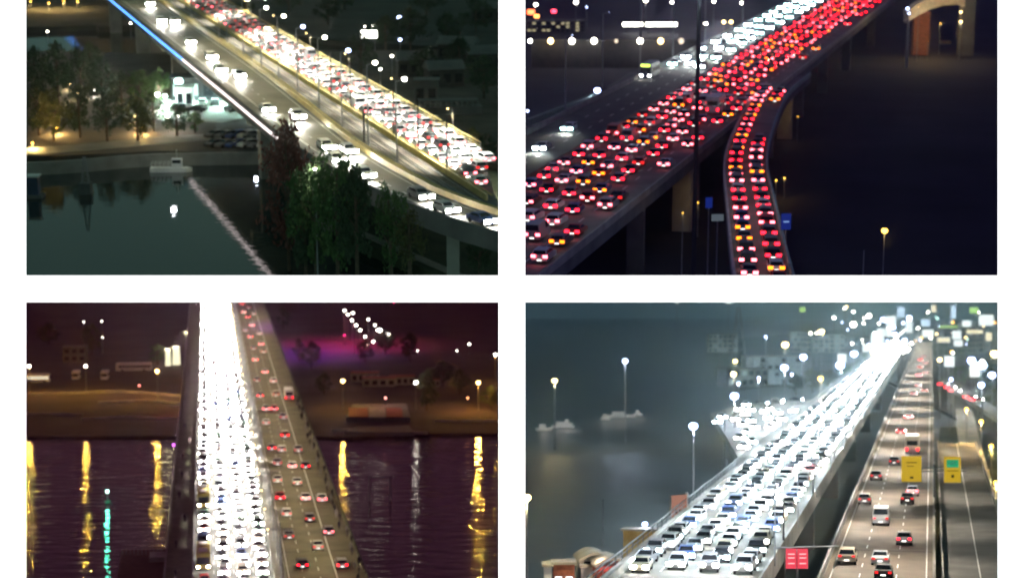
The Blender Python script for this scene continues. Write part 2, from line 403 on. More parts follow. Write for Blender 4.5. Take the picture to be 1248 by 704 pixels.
def crown_mesh(seed, col, R=3.2, Hc=7.0, clumps=46, leaves=44, leaf=.42):
    rnd = random.Random(seed); m = MB(); mt = leafs[col]; vs = []; fs = []
    for c in range(clumps):
        t = rnd.uniform(-1, 1); rr = sqrt(max(0, 1 - t * t)) * rnd.uniform(.35, 1.05) * (1 - .25 * t); a = rnd.uniform(0, 2 * pi)
        cx, cy, cz = R * rr * cos(a), R * rr * sin(a), Hc / 2 * t * rnd.uniform(.8, 1.05); cr = rnd.uniform(.5, 1.15) * R / 3.2
        for l in range(leaves):
            d = Vector((rnd.gauss(0, 1), rnd.gauss(0, 1), rnd.gauss(0, .8))).normalized() * cr * rnd.uniform(.5, 1.1)
            p = Vector((cx, cy, cz)) + d; s_ = leaf * rnd.uniform(.6, 1.3)
            n1 = Vector((rnd.gauss(0, 1), rnd.gauss(0, 1), rnd.gauss(0, 1))).normalized(); n2 = n1.orthogonal().normalized()
            n1 = n1 * s_ * .5; n2 = n2 * s_ * .35; o = len(vs)
            vs += [p - n1, p + n2, p + n1, p - n2]; fs.append((o, o + 1, o + 2, o + 3))
    m.add(vs, fs, mt); return m.mesh('crown')
def trunk_mesh(seed, h, R):
    rnd = random.Random(seed); m = MB(); m.tube((0, 0, -.3), (0, 0, h * .55), .28, .2, bark); m.tube((0, 0, h * .55), (.2, 0, h * .9), .2, .07, bark)
    for i in range(7):
        a = rnd.uniform(0, 2 * pi); z = h * rnd.uniform(.3, .65); m.tube((0, 0, z), (R * .7 * cos(a), R * .7 * sin(a), z + h * .22), .1, .03, bark, 6)
    return m.mesh('trunk')
TREE = {}
def tree(k, loc, h, wd, col, label, group=None, name='deciduous_tree', v=0):
    key = (col, v)
    if key not in TREE: TREE[key] = (crown_mesh(hash(col) % 97 + v if False else len(TREE) * 7 + 3, col), trunk_mesh(len(TREE) + 5, 10, 3.2))
    cm, tm = TREE[key]; t = thing(name, k, loc, random.uniform(0, 6), label, 'tree', group)
    c = child('crown', cm, t); c.location = (0, 0, h * .58); c.scale = (wd / 6.4, wd / 6.4, h * .84 / 7.0)
    q = child('trunk', tm, t); q.scale = (1, 1, h / 10)
    return t
def building(k, loc, rz, W, D, H, wm, rm, label, cols=6, rows=3, lit=None, name='building', cat='building', pitched=False, group=None, litn=.3):
    t = thing(name, k, loc, rz, label, cat, group)
    MB().box((0, 0, H / 2), (W, D, H), wm).build('wall', parent=t)
    m = MB()
    if pitched: m.add([(-W / 2 - .4, -D / 2 - .4, H), (W / 2 + .4, -D / 2 - .4, H), (W / 2 + .4, D / 2 + .4, H), (-W / 2 - .4, D / 2 + .4, H), (-W / 2 - .4, 0, H + D * .3), (W / 2 + .4, 0, H + D * .3)],
                      [(0, 1, 5, 4), (2, 3, 4, 5), (0, 4, 3), (1, 2, 5), (3, 2, 1, 0)], rm)
    else: m.box((0, 0, H + .15), (W + .5, D + .5, .3), rm)
    m.build('roof', parent=t)
    for r in range(rows):
        for c in range(cols):
            x = -W / 2 + (c + .5) * W / cols; z = (r + .5) * H / rows
            wmt = lit if (lit and random.random() < litn) else glass
            MB().box((x, -D / 2 - .02, z), (W / cols * .62, .1, H / rows * .5), wmt).build('window', parent=t)
    return t
def sign_panel(k, loc, rz, W, H, zc, pm, label, name='road_sign', cat='sign', legs=(0,), thick=.2, marks=None, power=0, pcol=(1, 1, 1), leg_m=None):
    t = thing(name, k, loc, rz, label, cat)
    MB().box((0, 0, zc), (W, thick, H), pm).build('panel', parent=t)
    for x in legs: MB().tube((x, .0, 0), (x, .0, zc - H / 2), .1, .1, leg_m or steel, 6).build('post', parent=t)
    if marks:
        m = MB()
        for (x, z, a, b, mt) in marks: m.box((x, -thick / 2 - .02, zc + z), (a, .03, b), mt)
        m.build('lettering', parent=t)
    if power: light(t, (0, -1.5, zc), pcol, power, .8)
    return t
def small_lamp(k, p, r, c, label, power=0, ground=-10, name='lamp_post', group=None):
    """a far lamp on its own pole"""
    return lamp_post(k, (p[0], p[1], ground), max(2, p[2] - ground), label, c, power, (0, 0), r, group, .12, name=name)

def haze(k, Y0, Y1, dens, col, an):
    sx = -1 if k in (1, 3) else 1; sz = 1 if k < 3 else -1; m = MB()
    def fr(Y): xi = .34 * sx; xo = sx * (Y * 0.29 + 11); zi = .34 * sz; zo = sz * (Y * .2 + (7 if k < 3 else 39)); return [(xi, Y, zi), (xo, Y, zi), (xo, Y, zo), (xi, Y, zo)]
    a, b = fr(Y0), fr(Y1); mt = bpy.data.materials.new('haze'); mt.use_nodes = True; t = mt.node_tree; t.nodes.clear()
    v = t.nodes.new('ShaderNodeVolumePrincipled'); o = t.nodes.new('ShaderNodeOutputMaterial'); t.links.new(v.outputs[0], o.inputs['Volume'])
    v.inputs['Density'].default_value = dens; v.inputs['Color'].default_value = (*col, 1); v.inputs['Anisotropy'].default_value = an
    fs = [(0, 1, 2, 3), (0, 4, 5, 1), (1, 5, 6, 2), (2, 6, 7, 3), (3, 7, 4, 0), (7, 6, 5, 4)]
    m.add(a + b, fs if sx * sz > 0 else [tuple(reversed(f)) for f in fs], mt)
    tag(m.build('haze'), 'thin pale night haze hanging in the %s view' % VIEW[k]['name'].replace(' ', '-'), 'haze', kind='stuff')
import bmesh
def trim(k, before):
    """the trays of the four views stop at the partitions between them"""
    bpy.context.view_layer.update()
    sx = -1 if k in (1, 3) else 1; sz = 1 if k < 3 else -1; dead = set()
    for o in [o for o in COL.objects if o.type == 'MESH' and o.name not in before and o.name.split('.')[0] != 'sky']:
        mw = o.matrix_world; P = [mw @ Vector(c) for c in o.bound_box]
        bx = min(p.x * sx for p in P) < .3; bz = min(p.z * sz for p in P) < .3
        if not (bx or bz): continue
        bad = sum(1 for v in o.data.vertices if (mw @ v.co).x * sx < .3 or (mw @ v.co).z * sz < .3)
        if not bad: continue
        r = o
        while r.parent: r = r.parent
        if bad == len(o.data.vertices): dead.add(o); continue
        if r.name.split('.')[0].endswith(('_car', '_van', 'tree', 'person')): dead.add(r); continue
        if o.data.users > 1: o.data = o.data.copy()
        bm = bmesh.new(); bm.from_mesh(o.data); mi = mw.inverted()
        for on, n, co in ((bx, Vector((sx, 0, 0)), Vector((.3 * sx, 0, 0))), (bz, Vector((0, 0, sz)), Vector((0, 0, .3 * sz)))):
            if on:
                q = bmesh.ops.bisect_plane(bm, geom=bm.verts[:] + bm.edges[:] + bm.faces[:], dist=1e-4, plane_co=mi @ co, plane_no=(mw.to_3x3().transposed() @ n).normalized(), clear_inner=True)
                ed = [e for e in q['geom_cut'] if isinstance(e, bmesh.types.BMEdge)]
                if len(ed) > 2: bmesh.ops.holes_fill(bm, edges=ed, sides=0)
        bm.to_mesh(o.data); bm.free()
        if not len(o.data.polygons): dead.add(o)
    for r in dead:
        for c in [c for c in r.children]: COL.objects.unlink(c)
        COL.objects.unlink(r)
    for o in [o for o in COL.objects if o.name not in before and o.type == 'LIGHT']:
        p = o.matrix_world.translation
        if p.x * sx < .3 or p.z * sz < .3: COL.objects.unlink(o)
def joints(k, A, B, z, every=10):
    m = MB(); tar = mat('joint_tar', (.02, .02, .02), .9)
    for i in range(4, len(A) - 1, every):
        a, b = A[i], B[i]; d = (A[i + 1] - A[i]).normalized() * .35
        m.add([(a.x, a.y, z), (b.x, b.y, z), (b.x + d.x, b.y + d.y, z), (a.x + d.x, a.y + d.y, z)], [(0, 1, 2, 3)], tar)
    tag(m.build('expansion_joints', k), kind='structure')
# ================================================================== VIEW 1, upper left: curved road bridge over the river
def view1():
    k = 1; L = L1
    far = lambda off: [L.p(off, t) for t in (820, 600, 450)]
    nearE = spline(far(57.6) + [G(k, u, v) for u, v in [(270, 110), (345, 172), (390, 201), (434, 226), (485, 250), (559, 277), (606, 291), (621, 295)]], 60)
    b1 = spline(far(69.2) + [G(k, u, v) for u, v in [(320, 90), (415, 166), (452, 192), (499, 219), (540, 240), (606, 263), (621, 268)]], 60)
    e2 = [L.p(74.4, t) for t in (820, 240.5)]; e2 = resample(e2, 60)
    farE = resample([L.p(84.6, t) for t in (820, 275.2)], 60)
    def st(off, tend): return resample([L.p(off, t) for t in (820, tend)], 60)
    # ground
    W1 = water("river_water_a", (.012, .022, .024), .03, .06, .5, .9, .7)
    m = MB(); m.slab([(-400, 195), (-.5, 195), (-.5, 800), (-400, 800)], -13.6, -12.6, W1); struct("river", m, k, "dark green river reflecting the lit bridge edge")
    m = MB(); m.slab(poly(k, [(-140, 66), (60, 62), (200, 66), (330, 62), (623, 60), (623, 200), (470, 190), (400, 196), (330, 187), (200, 184), (60, 190), (-140, 192)], -11), -13.5, -11, soil); struct("riverbank", m, k)
    m = MB(); m.slab(poly(k, [(-140, -60), (623, -60), (623, 61), (420, 50), (300, 36), (150, 30), (-140, 38)], -11), -13.5, -11.1, darkland); struct("far_bank", m, k)
    m = MB(); m.slab(poly(k, [(396, 262), (434, 292), (505, 322), (560, 348), (623, 365), (623, 210), (480, 200), (345, 185), (335, 205), (350, 235)], -11), -13.4, -11.05, grassm); struct("near_bank", m, k)
    m = MB(); A = curve(k, [(428, 282), (470, 300), (520, 322), (575, 346), (622, 366)], 20, -11); m.ribbon(A, offs(A, -1.6), -11.05, -10.95, concrete); struct("footpath", m, k, "pale footpath curving along the near bank")
    m = MB(); A = curve(k, [(-60, 193), (40, 186), (120, 180), (210, 172), (280, 168), (340, 170)], 20, -11); m.ribbon(offs(A, -5), offs(A, 2.5), -11.05, -10.93, asphalt_worn); struct("quay_road", m, k)
    m = MB(); m.slab(poly(k, [(196, 122), (288, 112), (315, 140), (270, 150), (190, 146)], -11), -11.05, -10.9, concrete); struct("forecourt", m, k)
    m = MB(); m.slab(poly(k, [(262, 150), (345, 148), (350, 188), (270, 186)], -11), -11.05, -10.9, asphalt); struct("parking_lot", m, k)
    A = curve(k, [(-60, 206), (40, 202), (95, 199), (180, 192), (330, 189)], 20, -11)
    t = tag(MB().ribbon(A, offs(A, .7), -13, -10.3, concrete).build("quay_wall", k), "low concrete quay wall along the dark water, upper-left view", "wall")
    # bridge
    t = thing("road_bridge", k, (0, 0, 0), 0, "long road bridge with tram tracks, lit along its edge, upper-left view", "bridge")
    MB().ribbon(nearE, farE, -1.7, 0, dark_conc).build("deck", parent=t)
    MB().ribbon(offs(nearE, -.32), offs(nearE, -2.3), 0, .14, dark_conc).build("footway", parent=t)
    MB().ribbon(offs(nearE, .05), offs(nearE, -.3), 0.0, .9, dark_conc).build("parapet", parent=t)
    MB().ribbon(st(84.3, 275), st(84.6, 275), 0.0, .7, concrete).build("parapet", parent=t)
    m = MB(); rr = resample([L.p(84.3, 275), L.p(84.3, 820)], 220)
    for p in rr: m.box((p.x, p.y, 1.2), (.12, .12, 1.0), steel)
    m.ribbon(st(84.25, 275), st(84.4, 275), 1.6, 1.75, yellow_rail); m.ribbon(st(84.28, 275), st(84.37, 275), 1.15, 1.22, yellow_rail); m.build("railing", parent=t)
    led = emi("edge_led", (.1, .32, 1), 2.6, True); led2 = emi("edge_led_white", (1, .86, .85), 1.8, True)
    i0 = min(range(60), key=lambda i: abs(PR(k, (nearE[i].x, nearE[i].y, 0))[0] - 222))
    MB().ribbon(offs(nearE[:i0 + 1], .1), offs(nearE[:i0 + 1], .22), -.35, .1, led).build("blue_edge_light", parent=t)
    i1 = min(range(60), key=lambda i: abs(PR(k, (nearE[i].x, nearE[i].y, 0))[0] - 345))
    MB().ribbon(offs(nearE[i0:i1 + 1], .1), offs(nearE[i0:i1 + 1], .22), -.35, .05, led2).build("white_edge_light", parent=t)
    for tt in (650, 560, 500, 436, 330, 285):
        for off in (62, 79): p = L.p(off, tt); MB().box((p.x, p.y, -8.0), (3.2, 2.4, 10.2), concrete, -L.h).build("pier", parent=t)
        p = L.p(70.5, tt); MB().box((p.x, p.y, -2.3), (24, 2.6, 1.2), concrete, -L.h).build("pier_cap", parent=t)
    p = AT(k, 552, 285, 241); MB().box((p.x, p.y, -7), (1.6, 1.6, 10.6), concrete).build("pier", parent=t)
    # carriageways
    m = MB(); m.ribbon(offs(nearE, -2.3), offs(b1, .45), 0, .03, asphalt_tan); struct("lower_carriageway", m, k); joints(1, offs(nearE, -2.4), offs(b1, .45), .033, 5)
    m = MB(); m.ribbon(st(75, 243), st(84.2, 272), 0, .03, asphalt_worn); struct("upper_carriageway", m, k)
    m = MB(); m.ribbon(b1, e2, 0.0, .05, ballast); struct("tram_bed", m, k)
    m = MB()
    for o in (70.4, 71.0, 71.9, 72.4, 73.6): m.ribbon(st(o, 240), st(o + .12, 240), .05, .16, steel)
    tag(m.build("tram_rails", k), kind='structure')
    m = MB()
    for o in (78.1, 81.2):
        for i in range(90):
            a = 262 + i * 6; m.ribbon([L.p(o, a), L.p(o, a + 2.4)], [L.p(o + .14, a), L.p(o + .14, a + 2.4)], .03, .036, paint)
    C1 = [a.lerp(b, .5) for a, b in zip(nearE, b1)]; C1 = resample(C1, 400)
    for i in range(0, 400, 4): m.ribbon(C1[i:i + 2], offs(C1[i:i + 2], .15), .03, .036, paint)
    m.ribbon(offs(nearE, -2.7), offs(nearE, -2.85), .03, .036, paint); m.ribbon(offs(b1, .9), offs(b1, .75), .03, .036, paint); struct("lane_markings", m, k)
    for P, lab in ((b1, "yellow crash barrier between clear carriageway and tram bed, upper-left view"), (e2, "yellow crash barrier between tram bed and packed carriageway, upper-left view")):
        m = MB(); m.ribbon(P, offs(P, -.35), .05, .9, yellow_rail); m.ribbon(offs(P, -.9), offs(P, -1.05), .6, .8, yellow_rail); tag(m.build("crash_barrier", k), lab, "barrier")
    # lamps on the tram bed
    hs = [(283, -12), (303, -1), (325, 10), (346, 20), (369, 33), (395, 46), (423, 62), (455, 77), (490, 97)]; cs = 'wwwwbwbww'
    for i, ((u, v), c) in enumerate(zip(hs, cs)):
        tt = L.at_u(u - 6, 69.6, 0); p = L.p(69.6, tt); h = zat(k, p.x, p.y, v)
        lamp_post(k, p, h - .3, "%s street lamp on a tall tram-bed post, %s from the near end, upper-left view" % ('bluish' if c == 'b' else 'bright white', nth(8 - i)), c, 0, (1.3 * L.n.x, 1.3 * L.n.y), .5, "street lamps along the tram bed", .12)
        tl = SC.collection.objects[-1]
        while tl.parent: tl = tl.parent
        light(tl, (9.5, 2.6, h - .2), (1, .93, .78), 52000, .4, radians(88)); light(tl, (-6, -1, h - .2), (1, .86, .48), 3600, .4, radians(120))  # two bare lights added beside each post to brighten both carriageways
    for i, tt in enumerate((385, 425, 465, 510, 560, 610)):  # lamps added along the far deck, with bare lights whitening the jam
        if not tt: continue
        p = L.p(69.6, tt)
        if p.x > -2: continue
        lamp_post(k, p, 15 if i > 1 else 13, "white lamp over the bridge's far part, %s from the near side, upper-left view" % nth(i), 'w', 0, (3, .3), .22, "street lamps along the tram bed", .1)
        tl = SC.collection.objects[-1]
        while tl.parent: tl = tl.parent
        light(tl, (9.5, 2.6, 14.5), (1, .93, .78), 52000, .4, radians(80)); light(tl, (-6, -1, 14.5), (1, .86, .48), 3600, .4, radians(110))
    # lights that wash the packed carriageway: lamps added along the far railing
    for i in range(9):
        tt = 292 + i * 36; p = L.p(84.9, tt)
        lamp_post(k, p, 4.0, "low lamp behind the far railing, %s from the near end, upper-left view" % nth(i), 'y', 7000, (-.8, -.2), .16, "low lamps on the far railing", .07, spot=radians(130))
    # overhead line masts and one gantry
    for i, (u, v) in enumerate([(389, 80), (404, 96), (428, 112), (480, 140), (510, 160), (545, 178), (364, 62), (340, 46)]):
        tt = L.at_u(u, 74.9, 0); p = L.p(74.9, tt)
        t = thing("overhead_line_mast", k, p, -L.h, "thin grey overhead line mast at the packed carriageway's inner edge, %s by count from frame edge, upper-left view" % nth(i), "mast", "overhead line masts")
        t['label'] = "slim tram line mast standing %s along the inner barrier, upper-left view" % nth(sorted([389, 404, 428, 480, 510, 545, 364, 340], reverse=True).index(u))
        MB().tube((0, 0, 0), (0, 0, 8.5), .12, .09, dark_steel).build("pole", parent=t); MB().tube((0, 0, 7.6), (-3.2, 0, 7.9), .07, .05, dark_steel, 6).build("bracket", parent=t)
    tt = L.at_u(447, 70, 0); p = L.p(72.2, tt)
    t = thing("tram_gantry", k, p, -L.h, "dark lattice gantry spanning the tram tracks, upper-left view", "gantry")
    for x in (-2.6, 2.6): MB().tube((x, 0, 0), (x, 0, 5.2), .16, .16, dark_steel).build("post", parent=t)
    m = MB(); m.tube((-2.6, 0, 5.2), (2.6, 0, 5.2), .1, .1, dark_steel); m.tube((-2.6, 0, 4.4), (2.6, 0, 4.4), .1, .1, dark_steel)
    for i in range(6): m.tube((-2.6 + i * .87, 0, 4.4), (-1.73 + i * .87 - (0 if i < 5 else .87), 0, 5.2), .06, .06, dark_steel, 6)
    m.build("beam", parent=t)
    # cars
    rz = -L.h; cols = ['white', 'white', 'silver', 'silver', 'grey', 'beige', 'black', 'grey', 'white']
    lanes = [(76.7, "inner"), (79.7, "middle"), (82.7, "outer")]; rest = []
    for off, ln in lanes:
        t = 250 + random.uniform(0, 4) + {76.7: 0, 79.7: 8, 82.7: 15}[off]; i = 0
        while t < 640:
            p = L.p(off + random.uniform(-.25, .25), t, .04)
            if i < 25:
                ty = random.choice(['hatchback', 'sedan', 'estate', 'off-roader', 'hatchback', 'van' if random.random() < .4 else 'sedan']); c = random.choice(cols)
                tsx = random.choice('pddrd' if t < 310 else 'ddddp')
                make_car(k, p, rz + random.uniform(-.03, .03), ty, c, 'ht' if t < 420 else 't', "%s %s, %s along the %s packed lane, upper-left view" % (c, ty, nth(i), ln), "cars packed on the bridge, upper-left view", ts=tsx, ls=1.15)
            else: rest.append((p, rz))
            i += 1; t += random.uniform(5.8, 7.6)
    far_cars(k, "distant_traffic", rest, "mass of pale cars with red tail lights at the bridge's far end, upper-left view", 't', ['white', 'silver', 'white', 'grey'], 1.0, ts='dddp')
    names = ['tiny', 'far']
    spots = [(196, 28, 'white'), (212, 29, 'silver'), (231, 54, 'white'), (257, 73, 'white'), (268, 88, 'silver'), (291, 95, 'grey'), (325, 136, 'white'), (362, 146, 'silver'), (397, 182, 'white'), (409, 198, 'white'), (424, 187, 'silver'), (443, 218, 'white'), (512, 242, 'grey'), (543, 259, 'silver'), (587, 272, 'blue'), (182, 8, 'white')]
    for i, (u, v, c) in enumerate(sorted(spots, key=lambda s: -s[1])):
        p = G(k, u, v, .04); j = min(range(60), key=lambda a: (nearE[a] - p.xy).length); dd = (nearE[max(0, j - 1)] - nearE[min(59, j + 1)]).normalized()
        a = math.atan2(-dd.x, dd.y) + pi; ty = ['sedan', 'hatchback', 'estate', 'off-roader'][i % 4]
        make_car(k, p, a, ty, c, 'h', "%s %s approaching on the clear carriageway, %s from the near end, upper-left view" % (c, ty, nth(i)), "cars on the clear carriageway, upper-left view", True, spot=2500 if v > 215 else 5000, ls=2.0)
    # trees
    spec = [(48, 165, 62, 44, 'dark'), (72, 128, 74, 36, 'dark'), (100, 128, 70, 34, 'dark'), (66, 172, 66, 40, 'olive'), (98, 168, 62, 34, 'dark'), (126, 140, 66, 34, 'dark'), (150, 152, 62, 34, 'dark'), (131, 172, 55, 36, 'dark'),
            (172, 146, 58, 34, 'green'), (194, 132, 46, 34, 'green'), (168, 172, 52, 36, 'olive'), (188, 160, 44, 32, 'dark'), (216, 166, 40, 30, 'dark'), (44, 120, 60, 34, 'dark'), (112, 106, 50, 30, 'dark'), (238, 162, 26, 22, 'green'), (206, 120, 30, 22, 'olive')]
    for i, (u, v, h, wd, c) in enumerate(spec):
        p = G(k, u, v, -11); s = F / p.y * .97
        w_ = {'dark': 'dark', 'green': 'green lamp-lit', 'olive': 'olive'}[c]
        tree(k, p, h / s, wd / s, c, "%s riverbank tree left of the bridge, %s from the frame edge, upper-left view" % (w_, nth(sorted(range(len(spec)), key=lambda a: spec[a][0]).index(i))), "riverbank trees", v=i % 2)
    spec = [(352, 252, 106, 60, 'rust', "tall rust-red tree in front of the bridge edge, upper-left view"), (388, 284, 96, 50, 'green', "green tree right of the rust-red tree, partly over the road, upper-left view"),
            (372, 290, 60, 40, 'dark', "dark bush-like tree low between the red tree and the bank, upper-left view"), (414, 276, 88, 52, 'green', "broad green tree rising over the lower carriageway, upper-left view"),
            (438, 312, 70, 44, 'dark', "dark tree above the start of the footpath, upper-left view"), (474, 304, 84, 34, 'green', "slim green tree beside the bridge's curve, upper-left view"),
            (502, 318, 62, 36, 'olive', "olive tree between the slim green tree and the bridge pier, upper-left view"), (585, 345, 62, 30, 'dark', "dark tree under the bridge beside the pier, upper-left view"),
            (576, 190, 34, 26, 'olive', "small olive tree behind the far railing, upper-left view"), (592, 200, 36, 26, 'dark', "dark tree behind the far railing nearest the frame edge, upper-left view")]
    Q = resample(offs(nearE, 8.5), 400); ZG = -11
    tops = {352: 150, 388: 186, 372: 226, 414: 190, 438: 208, 474: 224, 502: 254}
    for i, (u, v, h, wd, c, lab) in enumerate(spec):
        if u in tops:
            q = min(Q, key=lambda a: abs(PR(k, (a.x, a.y, ZG))[0] - u)); z0 = max(floor_z(k, q.x, q.y, -11.5 if u > 372 else -12.4), zat(k, q.x, q.y, 338)); pass; p = Vector((q.x, q.y, z0)); s = F / p.y
            tree(k, p, zat(k, q.x, q.y, tops[u]) - z0, wd / s * 1.25, c, lab, v=i % 2)
        else: p = G(k, u, v, -11); s = F / p.y * .97; tree(k, p, h / s, wd / s, c, lab, v=i % 2)
    q = min(Q, key=lambda a: abs(PR(k, (a.x, a.y, -6))[0] - 374)); lamp_post(k, (q.x + 1.5, q.y - 3.5, -11), zat(k, q.x, q.y, 203) + 11, "pinkish white lamp in the rust-red tree's right side, upper-left view", 'w', 500, (0, 0), .3)
    far_t = [(300, 20), (352, 18), (420, 12), (520, 20), (545, 60), (500, 60), (580, 40), (600, 90), (470, 60), (440, 90), (560, 95), (590, 120), (520, 100), (400, 30)]
    for i, (u, v) in enumerate(far_t):
        p = G(k, u, v, -11); tree(k, p, random.uniform(7, 11), random.uniform(7, 10), 'dark', "dark tree in unlit land beyond the bridge, %s from the left, upper-left view" % nth(sorted(far_t).index((u, v))), "trees beyond the bridge", v=i % 2)
    # left bank fixtures
    p = G(k, 219, 128, -11); lamp_post(k, p, zat(k, p.x, p.y, 101) + 11, "blinding blue-green floodlight above the white kiosk, upper-left view", 't', 34000, (0, 0), 1.2, spot=radians(150))
    for i, (u, v, c, r, pw) in enumerate([(193, 117, 'w', .6, 4500), (202, 119, 't', .6, 4500), (232, 105, 't', .35, 900), (218, 143, 'w', .38, 500), (205, 143, 'w', .45, 500), (160, 30, 'w', .3, 0), (59, 40, 'w', .3, 0), (165, 143, 'y', .35, 300)]):
        p = G(k, u, v + 18, -11); lamp_post(k, p, zat(k, p.x, p.y, v) + 11, "small %s lamp on the riverbank, %s from the left, upper-left view" % ({'w': 'white', 't': 'blue-green', 'y': 'yellow'}[c], nth([59, 160, 165, 193, 202, 205, 218, 232].index(u))), c, pw, (0, 0), r)
    p = G(k, 286, 128, -11); lamp_post(k, p, 9, "second white floodlight at the forecourt's right side under the bridge, upper-left view", 't', 40000, (0, 0), .5, spot=radians(150))  # floodlight added only to brighten the forecourt
    p = G(k, 226, 132, -11); building(k, p, .1, 3.6, 3.4, 4.6, white_paint, concrete, "small white kiosk under the blue-green floodlight, upper-left view", 2, 1, emi("kiosk_window", (.8, 1, .9), 3), 'kiosk', 'kiosk')
    p = G(k, 247, 121, -11); building(k, p, .05, 13, 6, 5, dark_steel, dark_conc, "dark flat-roofed pavilion behind the lit forecourt, upper-left view", 4, 1, emi("pavilion_window", (.7, 1, .9), 1.2))
    p = G(k, 290, 168, -11); light_t = lamp_post(k, G(k, 305, 150, -11), 8, "dim lamp over the dark parking lot by the bridge, upper-left view", 'b', 450, (.8, 0), .14)
    for i, (u, v, a, c) in enumerate([(220, 134, .4, 'grey'), (239, 136, 1.4, 'black'), (247, 128, .1, 'white'), (282, 136, .5, 'black'), (262, 128, .2, 'silver')]):
        make_car(k, G(k, u, v, -10.9), a, ['hatchback', 'sedan'][i % 2], c, '', "%s parked %s on the lit forecourt, %s from its left, upper-left view" % (c, ['hatchback', 'sedan'][i % 2], nth([220, 239, 247, 262, 282].index(u))), "cars parked on the forecourt", True)
    for i in range(12):
        u = 262 + (i % 6) * 13; v = 168 + (i // 6) * 11; c = ['black', 'silver', 'grey', 'white', 'blue', 'grey'][(i * 5) % 6]
        make_car(k, G(k, u, v, -10.9), 2.4, ['hatchback', 'sedan', 'estate'][i % 3], c, '', "%s %s parked in the dark lot, %s place of the %s row, upper-left view" % (c, ['hatchback', 'sedan', 'estate'][i % 3], nth(i % 6), 'near' if i // 6 else 'far'), "cars parked in the dark lot", True)
    # boat
    p = G(k, 208, 209, -12.6)
    t = thing("river_boat", k, p, .03, "small white river boat with railing and wheelhouse moored by the quay, upper-left view", "boat")
    m = MB(); hull = [(-3.6, -.9), (3.0, -.95), (3.9, 0), (3.0, .95), (-3.6, .9)]; m.slab(hull, -.1, .75, white_paint); m.build("hull", parent=t)
    MB().box((1.2, 0, 1.6), (1.8, 1.3, 1.5), white_paint).build("wheelhouse", parent=t); MB().box((1.2, -.67, 1.9), (1.5, .06, .6), glass).build("window", parent=t)
    m = MB(); [m.tube((-3.4 + i * .75, s, .75), (-3.4 + i * .75, s, 1.7), .05, .05, white_paint, 5) for i in range(6) for s in (-.8, .8)]; m.box((-1.5, -.8, 1.7), (3.8, .07, .07), white_paint); m.box((-1.5, .8, 1.7), (3.8, .07, .07), white_paint); m.build("railing", parent=t)
    MB().tube((1.2, 0, 2.3), (1.2, 0, 4), .05, .04, white_paint, 6).build("mast", parent=t); light(t, (1, -5, 6), (.9, .95, 1), 260, .5)  # bare light added before the boat to brighten its hull
    p = G(k, 105, 236, -12.6)
    t = thing("beacon_tower", k, p, 0, "pale lattice beacon tower standing in the dark river, upper-left view", "tower")
    MB().box((0, 0, .9), (1.9, 1.9, 2.0), dark_conc).build("base", parent=t)
    m = MB(); H = 6.4
    for a, b in ((-.6, -.6), (.6, -.6), (.6, .6), (-.6, .6)): m.tube((a, b, 1.8), (a * .25, b * .25, H), .07, .05, steel, 5)
    for i in range(6):
        f_ = 1 - i / 8; z = 2.2 + i * .7
        for (a, b), (c, d) in (((-.6, -.6), (.6, -.6)), ((.6, -.6), (.6, .6)), ((.6, .6), (-.6, .6)), ((-.6, .6), (-.6, -.6))): m.tube((a * f_, b * f_, z), (c * f_ * .93, d * f_ * .93, z + .6), .05, .05, steel, 5)
    m.build("lattice", parent=t)
    p = G(k, 42, 240, -12.6); t = thing("mooring_pontoon", k, p, 0, "dim bluish mooring pontoon with a small hut at the left frame edge, upper-left view", "pontoon")
    MB().box((0, 0, .2), (3.2, 3, .6), dark_conc).build("float", parent=t); MB().box((0, 0, 2), (1.8, 1.8, 3), navy).build("hut", parent=t); MB().box((0, 0, 3.65), (2.2, 2.2, .3), white_paint).build("roof", parent=t)
    # beyond the bridge
    p = G(k, 450, 62, -11); sign_panel(k, p, 0, 4.2, 1.9, zat(k, p.x, p.y, 42) + 11, emi("canopy_light", (1, 1, .88), 6), "brightly lit white canopy sign in the dark beyond the lamps, upper-left view", "illuminated_canopy", "canopy", (-1.5, 1.5))
    for i, (u, v, c, r) in enumerate([(487, 23, 'b', .7), (488, 50, 'b', .5), (478, 70, 'w', .42), (464, 86, 'w', .35), (445, 34, 'w', .25), (455, 33, 'w', .25)]):
        p = G(k, u, v + 22, -11); lamp_post(k, p, zat(k, p.x, p.y, v) + 11, "%s lamp in the dark beyond the bridge, %s from the top, upper-left view" % ('blue' if c == 'b' else 'small white', nth([23, 33, 34, 50, 70, 86].index(v))), c, 60 if r > .4 else 0, (0, 0), r)
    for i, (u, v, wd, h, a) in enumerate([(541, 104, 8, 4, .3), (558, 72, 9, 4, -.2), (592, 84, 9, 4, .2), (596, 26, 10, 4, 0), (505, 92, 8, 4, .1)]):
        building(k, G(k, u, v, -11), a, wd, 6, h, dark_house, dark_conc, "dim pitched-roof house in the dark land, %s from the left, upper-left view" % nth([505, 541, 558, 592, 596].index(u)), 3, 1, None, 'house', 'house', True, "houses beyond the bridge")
    p = G(k, 546, 138, -11); t = thing("moored_barge", k, p, .12, "long pale two-deck barge lying in the dark beyond the railing, upper-left view", "barge")
    MB().box((0, 0, .8), (14, 4, 1.6), dark_conc).build("hull", parent=t); MB().box((0, 0, 2.8), (12.5, 3.4, .25), dark_conc).build("deck_roof", parent=t)
    m = MB(); [m.tube((-6 + i * 1.1, -1.6, 1.6), (-6 + i * 1.1, -1.6, 2.7), .09, .09, steel, 5) for i in range(12)]; m.build("deck_posts", parent=t)
    p = G(k, 520, 132, -11); building(k, p, 0, 5, 4, 6, dark_conc, dark_conc, "grey box-like cabin at the left end of the barge, upper-left view", 2, 1)
